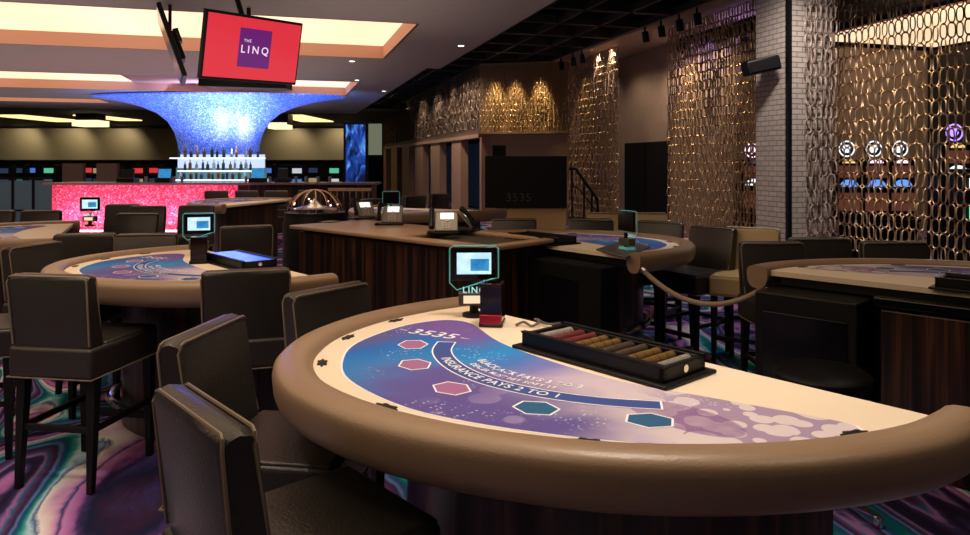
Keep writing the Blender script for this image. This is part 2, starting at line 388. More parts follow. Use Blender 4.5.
def coffer_mat(name, c, s):
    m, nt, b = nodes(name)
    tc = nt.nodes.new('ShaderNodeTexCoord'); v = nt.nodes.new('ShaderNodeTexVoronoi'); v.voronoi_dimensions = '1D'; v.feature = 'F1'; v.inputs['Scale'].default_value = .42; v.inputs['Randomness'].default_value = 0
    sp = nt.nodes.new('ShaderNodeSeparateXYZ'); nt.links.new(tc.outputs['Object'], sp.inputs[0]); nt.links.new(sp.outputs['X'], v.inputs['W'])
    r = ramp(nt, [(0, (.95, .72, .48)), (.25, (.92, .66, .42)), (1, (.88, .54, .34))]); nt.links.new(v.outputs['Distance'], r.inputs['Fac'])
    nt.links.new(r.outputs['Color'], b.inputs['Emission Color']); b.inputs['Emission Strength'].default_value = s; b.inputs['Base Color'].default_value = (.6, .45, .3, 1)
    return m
pw = coffer_mat('glowing_stretched_ceiling', (1, .7, .4), 1.3)  # cove light painted as emission on the coffer tops, brighter in bands
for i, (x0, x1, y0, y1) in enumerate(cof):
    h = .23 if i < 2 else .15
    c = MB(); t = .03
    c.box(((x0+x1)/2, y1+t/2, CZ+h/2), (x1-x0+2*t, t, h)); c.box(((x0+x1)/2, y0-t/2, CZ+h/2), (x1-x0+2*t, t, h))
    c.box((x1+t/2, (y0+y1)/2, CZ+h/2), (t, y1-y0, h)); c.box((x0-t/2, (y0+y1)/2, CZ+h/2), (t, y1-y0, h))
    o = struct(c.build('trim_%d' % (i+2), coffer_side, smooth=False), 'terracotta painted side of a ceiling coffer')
    if i == 1: MB().box((-1.75, (y0+y1)/2, CZ+h-.01), (4.0, y1-y0, .015)).build('cover_panel', coffer_side, smooth=False, parent=o)  # added sheet hides the glow along the coffer's unlit middle
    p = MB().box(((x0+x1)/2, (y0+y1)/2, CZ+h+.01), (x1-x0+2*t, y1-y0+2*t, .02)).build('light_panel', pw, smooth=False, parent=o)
# black ceiling with its grid of beams
bc = MB(); rect(bc, XE2, 20, -3, 46, BZ+.25)
for k in range(28): bc.box((6.0, -1+1.25*k, BZ+.14), (7.4, .12, .2), 1)
for k in range(5): bc.box((3.4+.85*k, 15, BZ+.1), (.07, 36, .12), 1)
bgrid = mat('black_beam', (.020, .018, .017), .6)
struct(bc.build('ceiling', [blackm, bgrid], smooth=False), 'black open grid ceiling')
# beige soffit, recess wall, far right room
s_ = MB(); s_.box((7.5, 13.5, BZ+.02), (1.42, 11.5, .04)); struct(s_.build('ceiling', beige_w, smooth=False), 'beige soffit over the recess')
wr = MB(); wr.box((8.25, 16.8, 2.1), (.1, 10.4, 4.3)); struct(wr.build('wall_right', recess_w, smooth=False), 'brown vinyl wall in the recess')
wf = MB(); wf.box((13.5, 13.6, 2.1), (10.5, .1, 4.3)); struct(wf.build('wall_back', recess_w, smooth=False), 'brown wall behind the slot machines')
wd = MB(); wd.box((14.9, 4, 2.1), (.1, 20, 4.3)); struct(wd.build('wall_right', dark_w, smooth=False))
# glowing coffer over the slot machines
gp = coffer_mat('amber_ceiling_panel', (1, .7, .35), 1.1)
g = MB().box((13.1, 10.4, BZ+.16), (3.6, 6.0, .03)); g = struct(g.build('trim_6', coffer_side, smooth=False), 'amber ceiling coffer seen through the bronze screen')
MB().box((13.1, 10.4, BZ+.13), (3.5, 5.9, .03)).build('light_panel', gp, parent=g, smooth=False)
# wall A: pilasters and upper panel along X=5.1
XA = 5.1; YA = Q(480, DX(480, XA)).y
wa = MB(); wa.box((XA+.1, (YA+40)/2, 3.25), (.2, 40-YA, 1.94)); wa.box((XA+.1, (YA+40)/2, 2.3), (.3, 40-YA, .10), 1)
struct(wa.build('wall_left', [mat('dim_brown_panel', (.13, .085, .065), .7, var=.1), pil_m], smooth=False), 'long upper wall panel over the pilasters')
def plane_x(u0, u1, X):
    a, b = sorted((Q(u0, DX(u0, X)).y, Q(u1, DX(u1, X)).y)); return a, b
for i, (u0, u1) in enumerate([(383, 386), (391, 397), (402, 409), (415, 422.6), (430.7, 439.5), (451.5, 460.5), (479.5, 481.5)]):
    a, b = plane_x(u0, u1, XA)
    o = MB().box((XA+.12, (a+b)/2, 1.13), (.24, b-a, 2.25)).build('pilaster', pil_m, smooth=False, bevel=.01)
    o['kind'] = 'structure'
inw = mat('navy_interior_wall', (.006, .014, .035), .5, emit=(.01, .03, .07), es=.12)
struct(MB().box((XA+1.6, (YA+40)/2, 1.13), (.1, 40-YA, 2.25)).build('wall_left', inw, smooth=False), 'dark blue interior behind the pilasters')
# wall B, angled
A_ = Vector((XA, YA, 0)); B_ = Q(568, 18.5); dv = (B_-A_); lb = dv.length; ab = math.atan2(dv.y, dv.x); mb_ = (A_+B_)/2
gold_w = mat('gold_wall_covering', (.42, .30, .16), .5, var=.1)
o = MB().box((0, .1, 3.29), (lb, .2, 1.86), 0).box((0, .06, 1.17), (lb, .1, 2.34), 1).box((0, .0, 2.37), (lb, .3, .06), 1).build('wall_middle', [gold_w, beige_w], smooth=False, loc=(mb_.x, mb_.y, 0), rz=ab)
struct(o, 'gold wall above the black cabinet')
# fascia far left-back
fz = MB(); fp0, fp1 = Q(-60, 42), Q(372, 42)
dv = fp1-fp0; af = math.atan2(dv.y, dv.x); mf = (fp0+fp1)/2
o = MB().box((0, 0, 2.64), (dv.length, .3, 1.84)).build('wall_back', fascia_m, smooth=False, loc=(mf.x, mf.y, 0), rz=af); struct(o, 'khaki fascia at the far end of the hall')
o = MB().box((0, 1.2, 1.8), (dv.length+20, .2, 4.4)).build('wall_back', dark_w, smooth=False, loc=(mf.x, mf.y, 0), rz=af); struct(o, 'dark wall at the far end of the hall')
o = MB(); rect(o, -34, 6, 28.5, 54, CZ+.22); struct(o.build('ceiling', mat('olive_ceiling', (.05, .055, .04), .8), smooth=False), 'dark far ceiling')
amber_slope_glow = glow('amber_light_panel', (1, .72, .30), 1.5)  # light falling on the far ceiling slopes, painted as emission
for k, (u0, u1, v, dp, l) in enumerate([(18, 57, 117, 5, 'wide one farthest left'), (97, 122, 118.5, 4, 'between the white box and the blue funnel'), (286, 320, 119, 5, 'right of the blue funnel')]):
    d_ = 34; p = Q((u0+u1)/2, d_); o = MB().prism([(-(u1-u0)*d_/F/2, -2), ((u1-u0)*d_/F*.3, -2), ((u1-u0)*d_/F/2, dp-2), (-(u1-u0)*d_/F*.5, dp-2)], 0, .05).build('ceiling_light', amber_slope_glow, smooth=False, loc=(p.x, p.y, CZ+.165), rz=-TH)
    tag(o, 'far ceiling slope painted amber-lit, '+l, 'ceiling light', 'far ceiling slopes painted amber-lit')
for u, l in ((84.5, 'left of the funnel'), (277, 'just right of the funnel')):
    p = Q(u, 31); t = thing('hanging_light_box', 'pale hanging light box in the far ceiling, '+l, 'ceiling light', (p.x, p.y, ZV(123 if u < 100 else 125.5, 31)), -TH)
    MB().box((0, .5, 0), (1.1 if u < 100 else .8, 1, .26)).build('box', glow('pale_light_box', (1, .85, .5), 1.2), t, smooth=False)
    MB().box((0, .5, .13+.15), (.9, .8, .45)).build('mount', black, t, smooth=False)
for u in (20, 70, 120, 290, 340):
    p = Q(u, 40.6); lamp('SPOT', (p.x, p.y, 3.6), 85, (1, .86, .58), Q(u, 41.9, 2.2), .1, 130, .8)

# ---------------------------------------------------------------- bronze chain screens
def link_ring(w_, h_, r, seg=10, n=4):
    pts = []
    for k in range(seg):
        a = 2*PI*k/seg; c_, s2 = math.cos(a), math.sin(a)
        pts.append((math.copysign(abs(c_)**.7, c_)*w_/2, 0, math.copysign(abs(s2)**.7, s2)*h_/2))
    mb = MB(); mb.tube(pts, r, n, closed=True, up=(0, 1, 0)); return mb.v, mb.f
def curtain(p0, p1, z0, z1, label, cw=.10, chh=.20, px=.125, pz=.205, r=.011, m=None, seed=1, rail=True, yaw=1.0):
    rr = random.Random(seed); p0 = Vector(p0); p1 = Vector(p1); d = p1-p0; L = d.length; a0 = math.atan2(d.y, d.x)
    lv, lf = link_ring(cw, chh, r); mb = MB(); nx = max(1, int(L/px)); nz = int((z1-z0)/pz)
    for i in range(nx):
        c = p0+d*((i+.5)/nx); ph = rr.uniform(-.01, .01)
        for j in range(nz):
            a = a0+rr.uniform(-.35, .35)*yaw+(PI/2*.85 if rr.random() < .42*yaw else 0)
            mb.add(lv, lf, 0, Matrix.Translation((c.x, c.y, z1-.05-(j+.5)*pz+ph)) @ Matrix.Rotation(a, 4, 'Z'))
    me_lab = label
    root = mb.build('chain_curtain', m or bronze); tag(root, me_lab, 'bead curtain', kind='stuff')
    return root
XC = 7.15
a, b = plane_x(568, 618, XC); curtain((XC, a, 0), (XC, b, 0), .25, BZ, 'bronze link chain curtain beside the stair railing, farther one', cw=.085, chh=.17, px=.085, pz=.17, r=.013, seed=2)
a, b = plane_x(668, 756, XC); curtain((XC, a-.4, 0), (XC, b, 0), .25, BZ, 'bronze link chain curtain between the black doorway and the white brick column', cw=.075, chh=.16, px=.078, pz=.16, r=.012, seed=3)
a, b = plane_x(838, 1010, XC); curtain((XC, a, 0), (XC, b+.4, 0), .35, BZ, 'bronze link chain screen in front of the slot machines, right of the column', cw=.085, chh=.165, px=.10, pz=.168, r=.0095, seed=4)
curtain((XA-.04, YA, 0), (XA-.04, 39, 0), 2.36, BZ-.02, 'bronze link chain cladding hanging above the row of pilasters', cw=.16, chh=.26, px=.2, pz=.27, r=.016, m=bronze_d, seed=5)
n_ = Vector((math.sin(ab), -math.cos(ab), 0))
curtain(A_+n_*.09, B_+n_*.09, 2.42, BZ-.02, 'fine gold chain cladding on the lit wall above the black cabinet', cw=.07, chh=.14, px=.09, pz=.145, r=.010, seed=6)
# chain pelmet box in front of curtain 2
o = MB().box((XC+.35, sum(plane_x(668, 757, XC))/2, 3.86), (.1, 3.0, .28)).build('trim_7', blackm, smooth=False); struct(o)
# gold spots washing the chains
gold = (1, .70, .34)
for u in (497, 517, 542):
    k = (u-480)/88; p = A_.lerp(B_, k)+n_*.42; lamp('SPOT', (p.x, p.y, 4.12), 150, gold, p-n_*.42+Vector((0, 0, 2.9)), .04, 42, .8)
for u, X, e, zt in ((597, XC, 150, 1.9), (585, XC, 50, .9), (690, XC, 170, 1.9), (735, XC, 90, 1.2), (870, XC, 75, 1.4), (930, XC, 75, 1.4)):
    p = Q(u, DX(u, X)); lamp('SPOT', (p.x-.45, p.y-.1, 4.12), e, gold, (p.x, p.y, zt), .05, 46 if e > 50 else 70, .85)
for u in (680, 700, 720): p = Q(u, DX(u, 8.2)); lamp('SPOT', (p.x-.5, p.y, 4.1), 110, (1, .80, .62), (p.x, p.y, 1.6), .1, 110, .9)
p = Q(592, DX(592, 8.2)); lamp('SPOT', (7.9, p.y-1.2, 4.1), 40, (1, .80, .62), (8.2, p.y-.6, 1.4), .1, 120, .9)
for u in (640, 655): p = Q(u, DX(u, 8.2)); lamp('SPOT', (p.x-1.1, p.y, 4.1), 80, WARM, (p.x, p.y, 1.7), .1, 95, .8)
for u in (395, 410, 425, 440, 455, 468, 477): p = Q(u, DX(u, XA)); lamp('SPOT', (p.x-1.1, p.y, 4.1), 120, WARM, (p.x, p.y, 1.8), .1, 110, .8)

# ---------------------------------------------------------------- brick column
colr = MB().box((6.1, 7.5, 2.1), (.6, .6, 4.2)).build('column', brick_m, smooth=False); struct(colr, 'white brick column')
MB().box((5.8, 7.19, 2.1), (.05, .05, 4.2)).build('corner_strip', black, parent=colr, smooth=False, label='black corner strip')
curtain((5.98, 7.12, 0), (6.42, 7.12, 0), .4, BZ, 'bronze chain strands cladding the right face of the white brick column', cw=.085, chh=.165, px=.072, pz=.17, r=.010, m=bronze_r, seed=9)
lamp('SPOT', (4.8, 5.8, 4.1), 300, (1, .88, .8), (6.0, 7.3, 1.8), .2, 80, .8)
# spotlight projector on the column
t = thing('speaker', 'black loudspeaker on a bracket on the white brick column', 'speaker', Q(761, 8.6, ZV(66, 8.6)), -TH)
MB().box((0, 0, 0), (.40, .22, .17), M=Matrix.Rotation(math.radians(-12), 4, 'Y')).build('housing', black, t, bevel=.02)
MB().box((.0, -.115, 0), (.34, .01, .12), M=Matrix.Rotation(math.radians(-12), 4, 'Y')).build('grille', blackm, t)
MB().box((.15, .12, .05), (.10, .16, .14)).build('bracket', black, t, bevel=.01)

# ---------------------------------------------------------------- track lights, downlights
tl0 = None
for i, u in enumerate((697, 679, 661, 645, 582, 573, 561, 546)):
    p = Q(u, DX(u, 6.72), BZ)
    lab = 'black track spotlight under the black ceiling edge, %s' % ['nearest of the row', 'second nearest', 'third nearest', 'fourth nearest', 'fifth, over the first curtain', 'sixth, over the far curtain', 'seventh, at the gold wall', 'farthest of the row'][i]
    if not tl0:
        tl0 = thing('track_light', lab, 'spotlight', p, 0, 'track spotlights along the soffit')
        MB().cyl((0, 0, 0), (0, 0, -.12), .02).build('stem', black, tl0)
        MB().tube([(0, 0, -.10), (.03, 0, -.30)], .065, 12).build('lamp_head', black, tl0)
    else: dup(tl0, p, 0, lab)
dl_m = glow('downlight_glow', (1, .93, .8), 4)
dl0 = None
for u, v, z, lab in ((461, 45.5, CZ, 'near the black ceiling edge'), (352, 61, CZ, 'beyond the big coffer'), (357, 80, CZ, 'at the corner of the second coffer'), (384, 91, CZ, 'farthest from the camera'),
                (551, 18, BZ, 'in the black ceiling'), (653, 36, BZ, 'in the beige soffit')):
    p = P(u, v, z); l2 = 'small round recessed downlight '+lab
    if z == BZ: p.z = BZ+.245
    if not dl0:
        dl0 = thing('downlight', l2, 'ceiling light', p, 0, 'recessed downlights')
        MB().lathe([(.045, -.004), (.07, -.006), (.07, 0), (.045, 0)], 20).build('trim_ring', ceil_m, dl0)
        MB().lathe([(.0, -.008), (.05, -.008)], 20).build('lens', dl_m, dl0)
    else: dup(dl0, p, 0, l2)

# ---------------------------------------------------------------- blue funnel and bar
fc = Q(219, 20.3)
prof = [(1.1, 1.0), (1.12, 1.75), (1.16, 2.1), (1.26, 2.45), (1.45, 2.75), (1.75, 2.98), (2.15, 3.15), (2.6, 3.27), (3.1, 3.36), (3.55, 3.42), (3.6, 3.46)]
o = MB().lathe(prof, 64, (0, 0, 0), 0, .33).build('mosaic_funnel', blue_mosaic, loc=(fc.x, fc.y, 0), rz=-TH)
tag(o, 'blue lit mosaic funnel column flaring up to the ceiling over the bar', 'column')
for u, e in ((192, 110), (234, 160), (258, 70)):
    p = Q(u, 18.6); lamp('SPOT', (p.x, p.y, 1.9), e*2.3, (.50, .55, 1), Q(u*.6+219*.4, 19.4, 3.0), .2, 100, .9)
for u in (130, 310): p = Q(u, 18.7); lamp('SPOT', (p.x, p.y, 1.9), 170, (.12, .28, 1), Q(u, 19.8, 3.5), .2, 110, .9)
# back bar: glowing panel, shelves, bottles
bb = thing('back_bar', 'back bar with glowing white-blue panel and shelves under the funnel', 'bar shelf', Q(218, 18.9), -TH)
MB().box((0, .25, 1.2), (2.4, .08, .5)).build('lower_back', mat('dark_teal_panel', (.02, .05, .06), .4, emit=(.05, .14, .18), es=.8), bb, smooth=False)  # dark teal lower back behind the bottles, slightly emissive
MB().box((0, .25, 1.62), (2.3, .1, .36)).build('glow_panel', glow('white_blue_glow', (.50, .62, 1), 1.1), bb, smooth=False, label='glowing panel')
for z, ww in ((1.72, 2.4), (1.38, 2.0), (1.14, 2.3)): MB().box((0, 0, z-.02), (ww, .36, .03)).build('shelf', shelf_m, bb, smooth=False)
MB().box((0, .05, .52), (3.0, .55, 1.04)).build('cabinet', black, bb, bevel=.01)
glm = [mat('bottle_glass_%d' % i, c, .12, spec=.6) for i, c in enumerate([(.01, .05, .03), (.05, .02, .005), (.02, .03, .06), (.25, .3, .35), (.12, .06, .01)])]
bprof = [(.0, 0), (.035, 0), (.037, .02), (.037, .19), (.03, .22), (.013, .25), (.012, .31), (.014, .315), (0, .315)]
ORD = 'first second third fourth fifth sixth seventh eighth ninth tenth eleventh twelfth thirteenth fourteenth fifteenth'.split()
names = ['dark green', 'brown', 'smoky blue', 'clear', 'amber']
lv = [('top shelf', 1.705, -1.05, 1.05, 13), ('middle shelf', 1.365, -.85, .9, 13), ('bottom shelf', 1.125, -1.0, 1.0, 15)]
M_ = Matrix.Translation(Q(218, 18.9)) @ Matrix.Rotation(-TH, 4, 'Z')
for (sn, z, xa, xb, n) in lv:
    for k in range(n):
        ci = R.randrange(5); p = M_ @ Vector((xa+(xb-xa)*(k+R.uniform(-.2, .2))/(n-1), R.uniform(-.08, .06), z))
        o = MB().lathe([(r*R.uniform(.98, 1.02)*(1.15 if k % 3 else .9), h*(.95 if k % 2 else .78)) for r, h in bprof], 10).build('bottle', glm[ci], loc=p)
        tag(o, '%s bottle, %s from the left on the %s of the back bar' % (names[ci], ORD[k], sn), 'bottle', 'bottles on the %s of the back bar' % sn)
# pink bar counter
p0, p1 = Q(52, 16.3), Q(372, 16.3); dv = p1-p0; L = dv.length; mb0 = (p0+p1)/2
bar = thing('bar_counter', 'long bar with pink glowing mosaic front below the blue funnel', 'bar', mb0, -TH)
MB().box((-L*.21, .35, .55), (L*.58, .7, 1.06)).build('front_panel', pink_mosaic, bar, smooth=False, label='pink glass mosaic front')
MB().box((L*.29, .35, .55), (L*.42, .7, 1.06)).build('end_panel', macassar, bar, smooth=False, label='dark wood end')
MB().box((0, .3, 1.105), (L+.2, 1.0, .05)).build('bar_top', mat('bar_top_stone', (.22, .15, .14), .25), bar, bevel=.01)
MB().box((-L*.21, -.20, .05), (L*.58, .05, .04)).build('light_strip', glow('pink_led', (1, .35, .5), 6), bar, smooth=False, label='pink light strip')
for k in range(6):
    q = Q(66+32*k, 15.85, .12); lamp('SPOT', q, 62, (1, .26, .45), Q(66+32*k, 16.25, .6), .1, 110, .9)
# glassware on the bar top
for k in range(9):
    q = Q([146, 174, 182, 246, 270, 296, 306, 318, 330][k], 16.45, 1.13)
    o = MB().lathe([(0, 0), (.03, 0), (.038, .14), (.034, .14), (.027, .01), (0, .01)], 12).build('drinking_glass', glm[3], loc=q)
    tag(o, 'clear drinking glass standing on the bar top, %s from the left' % ORD[k], 'glass', 'drinking glasses on the bar top')
t = thing('glass_partition', 'grey blue partition with black frame left of the pink bar', 'partition', Q(24, 17.5), -TH)
MB().box((0, 0, .6), (1.5, .04, 1.1)).build('panel', mat('blue_grey_panel', (.06, .085, .10), .4, emit=(.03, .05, .06), es=.5), t, smooth=False)
fm = MB()
for k in range(4): fm.box((-.75+.5*k, -.03, .62), (.05, .05, 1.24))
fm.box((0, -.03, 1.2), (1.55, .05, .05)).box((0, -.03, .42), (1.55, .04, .04)); fm.build('frame', black, t)
# registers on the bar top
for k, (u, nm, ww, hh, m) in enumerate([(165, 'cash_register', .35, .3, black), (128, 'cash_register', .4, .25, black), (258, 'cash_register', .35, .3, black), (283, 'cash_register', .3, .26, black)]):
    q = Q(u, 16.6, 1.13); t = thing(nm, 'black bar register on the bar top, %s' % ['left of the glowing shelves', 'farthest left', 'just right of the glowing shelves', 'farthest right'][k], 'cash register', q, -TH)
    MB().box((0, 0, .05), (ww, .3, .1)).build('body', m, t, bevel=.01)
    MB().box((0, -.06, .2), (ww*.8, .03, .2), M=Matrix.Rotation(-.2, 4, 'X')).build('screen', [scr_blue, black][k % 2], t)

# far slot machines and signs behind the bar
def half_lens(w_, h_, n=14): return [(w_/2*math.cos(PI*k/n), h_*math.sin(PI*k/n)) for k in range(n+1)]
XR2 = Matrix.Rotation(PI/2, 4, 'X')
def slot(name, label, loc, rz, c1, c2, topper=None, sc=1, h=1.55, group=None, arcs=False):
    t = thing(name, label, 'slot machine', loc, rz, group)
    MB().box((0, 0, .3), (.5*sc, .5, .6)).box((0, .05, .6+(h-.6)/2), (.48*sc, .36, h-.6)).build('cabinet', black, t, bevel=.02)
    if arcs:
        MB().prism(half_lens(.22, .06), .0, .02, M=Matrix.Translation((0, -.135, h-.08)) @ XR2).build('top_sign', c1, t, smooth=False)
        MB().prism(half_lens(.30, .12), .0, .02, M=Matrix.Translation((0, -.135, h-.47)) @ XR2).build('lower_sign', c2, t, smooth=False)
        MB().box((0, -.14, h-.22), (.34, .02, .20)).build('screen', MATS['dim_red_screen'], t, smooth=False)
        MB().box((0, -.14, h-.72), (.36, .02, .30)).build('screen', MATS['dim_red_screen'], t, smooth=False)
    else:
        MB().box((0, -.145, h-.22), (.34*sc, .03, .18)).build('upper_screen', c1, t)
        MB().box((0, -.145, h-.62), (.34*sc, .03, .2)).build('lower_screen', c2, t)
    MB().box((0, -.22, .64), (.44*sc, .22, .06)).build('button_deck', blackg, t, bevel=.01)
    if topper:
        ring = [(.125*math.cos(2*PI*k/24), -.06, h+.16+.125*math.sin(2*PI*k/24)) for k in range(24)]
        MB().tube(ring, .012, 6, closed=True, up=(0, 1, 0)).build('topper_ring', topper, t)
        MB().tube([(0, .02, h+.16), (0, -.04, h+.16)], .125, 20).build('topper', black, t)
        MB().tube([(0, -.04, h+.16), (0, -.05, h+.16)], .075, 6).build('topper_emblem', topper, t)
        MB().box((0, 0, h+.03), (.12, .1, .1)).build('topper_mount', black, t)
    return t
mat('dim_red_screen', (.02, .01, .01), .3, emit=(.16, .05, .03), es=.6)
gl = dict(green=glow('green_glow', (.15, .9, .5), 1.0), red=glow('red_glow', (.9, .03, .05), 1.6), white=glow('white_glow', (.8, .85, .9), 1.3), blue=glow('blue_glow', (.1, .3, .9), 1.2),
          dim=glow('dim_blue_glow', (.04, .10, .22), .8), amber=glow('amber_glow', (.9, .55, .2), 1.2), purple=glow('violet_glow', (.35, .2, 1), 2.2), teal=glow('teal_glow', (.1, .55, .6), .8), pinkw=glow('pink_white_glow', (1, .7, .85), 1.5))
for k_, c_, e_ in (('green', (.15, .8, .5), .55), ('red', (.9, .04, .05), .7), ('white', (.8, .85, .9), .6), ('blue', (.1, .3, .9), .5), ('dim', (.04, .08, .16), .35), ('amber', (.8, .55, .3), .4), ('teal', (.1, .4, .45), .35)): gl[k_+'_d'] = glow(k_+'_far_glow', c_, e_)
far = [(6, 'dim', 'dim'), (20, 'dim', 'teal'), (33, 'blue', 'dim'), (51, 'green', 'teal'), (58, 'amber', 'dim'), (90, 'red', 'dim'), (100, 'amber', 'dim'), (115, 'dim', 'amber'), (140, 'red', 'amber'), (155, 'red', 'dim'),
       (268, 'blue', 'white'), (284, 'dim', 'blue'), (298, 'white', 'blue'), (314, 'dim', 'amber'), (335, 'green', 'white')]
wh = ['farthest left, dim', 'second from the left, teal lower screen', 'third from the left, blue upper screen', 'green lit one', 'amber lit one right of the green one', 'red sign, left of the brown panel', 'amber one beside the red sign',
      'dim one with amber lower screen', 'red glowing, left of two', 'red glowing, nearer the bar shelves', 'white lower screen, just right of the back bar', 'small blue lower screen', 'white upper screen', 'amber lower screen', 'green and white, beside the tall blue display']
for (u, a, b), l in zip(far, wh):
    slot('slot_machine', 'distant slot machine across the hall, '+l, Q(u, 27+R.uniform(-1, 1)), -TH, gl[a+'_d'], gl[b+'_d'], h=1.5, group='distant slot machines')
for u, l in ((74, 'left'), (108, 'right')):
    o = MB().box((0, 0, .8), (.75, .2, 1.5)).build('partition_panel', recess_w, bevel=.01, loc=Q(u, 26), rz=-TH); tag(o, 'brown partition panel among the distant slot machines, the %s one' % l, 'partition')

# tall blue display column
t = thing('digital_display', 'tall black display column showing a blue flame picture', 'display', Q(355, 23), -TH)
def flame():
    m, nt, b = nodes('blue_flame_picture'); tc = nt.nodes.new('ShaderNodeTexCoord'); mp = nt.nodes.new('ShaderNodeMapping'); mp.inputs['Scale'].default_value = (2.5, 1, .8)
    nt.links.new(tc.outputs['Object'], mp.inputs['Vector']); n = noise(nt, mp.outputs['Vector'], 1.6, 3, 1.5)
    r = ramp(nt, [(.4, (.002, .006, .03)), (.55, (.01, .06, .35)), (.66, (.12, .35, .9)), (.75, (.005, .02, .1))]); nt.links.new(n.outputs['Fac'], r.inputs['Fac'])
    nt.links.new(r.outputs['Color'], b.inputs['Emission Color']); b.inputs['Emission Strength'].default_value = 1; b.inputs['Base Color'].default_value = (.01, .01, .01, 1); return m
MB().box((0, .2, 1.45), (.74, .4, 2.9)).build('housing', black, t, bevel=.01)
MB().box((.02, -.01, 1.85), (.62, .02, 1.9)).build('screen', flame(), t)
# pale lit curtain panel beyond
o = MB().box((0, 0, 2.55), (.9, .1, 1.3)).box((0, .1, 1.6), (1.0, .1, 3.2), 1).build('lit_wall_panel', mat('pale_green_panel', (.4, .42, .3), .7, emit=(.5, .55, .35), es=.25) and [MATS['pale_green_panel'], blackm], loc=Q(371, 30), rz=-TH); tag(o, 'pale green lit panel right of the tall blue display', 'wall panel')

# ---------------------------------------------------------------- red television cluster
def camf(x, d, z): return Vector((x*CT+d*ST, -x*ST+d*CT, EYE+z))
tvM = Matrix.Rotation(-TH, 4, 'Z') @ Matrix.Rotation(.927, 4, 'Z') @ Matrix.Rotation(.225, 4, 'X') @ Matrix.Rotation(-.029, 4, 'Y')
tv = thing('television', 'hanging television with red screen and purple logo square', 'television', camf(-2.528, 7.845, 1.233))
tv.rotation_euler = tvM.to_euler()
w_, h_ = 1.22, .72
MB().box((0, .03, 0), (w_, .06, h_)).build('housing', black, tv, bevel=.008)
MB().box((0, -.003, 0), (w_-.05, .008, h_-.06)).build('screen', tv_red, tv, smooth=False)
lg = MB().box((.0, -.009, .01), (.40, .004, .42)); lo = lg.build('logo_square', tv_purple, tv, smooth=False)
XR = Matrix.Rotation(PI/2, 4, 'X')
mb = MB(); v_, f_ = text2d('THE', .045, spacing=1.2); mb.add(v_, f_, 0, Matrix.Translation((-.10, -.013, .085)) @ XR)
v_, f_ = text2d('LINQ', .118, spacing=1.45, bold=.0008); mb.add(v_, f_, 0, Matrix.Translation((0, -.013, -.01)) @ XR)
mb.build('logo_lettering', tv_white, lo, smooth=False)
MB().box((0, .1, 0), (.3, .1, .3)).tube([(0, .12, .1), (0, .45, .55)], .03).build('mount', black, tv)
q = camf(-2.528, 7.845, 1.233)
# second set, seen edge on
ray = (Q(170, 8.6)-Vector((0, 0, 0))).normalized(); a2 = math.atan2(ray.y, ray.x)
t2 = thing('television', 'hanging television seen edge on, left of the red screen', 'television', Q(170, 8.6, ZV(47, 8.6)))
t2.rotation_euler = (Matrix.Rotation(a2, 4, 'Z') @ Matrix.Rotation(-.33, 4, 'X')).to_euler()
MB().box((0, -.02, 0), (1.15, .05, .86)).build('housing', black, t2, bevel=.008)
MB().box((0, -.075, -.03), (.5, .08, .35)).build('rear_box', black, t2, bevel=.02)
MB().box((0, .008, 0), (1.1, .006, .80)).build('screen', blackg, t2, smooth=False)
MB().box((0, -.12, .1), (.25, .06, .16)).build('mount', black, t2)
t3 = thing('television', 'dark television hanging just below and behind the red screen', 'television', Q(246, 8.7, ZV(84, 8.7)), -TH)
MB().box((0, 0, 0), (1.05, .3, .11), M=Matrix.Rotation(.03, 4, 'Y')).build('housing', black, t3, bevel=.01)
MB().cyl((0, .1, .04), (0, .1, CZ-t3.location.z-.01), .025).build('pole', black, t3)
po = MB().cyl((0, .0, .1), (0, .0, CZ-t2.location.z-.01), .02).build('pole', black, t2)
po.rotation_euler = t2.rotation_euler.to_matrix().inverted().to_euler()

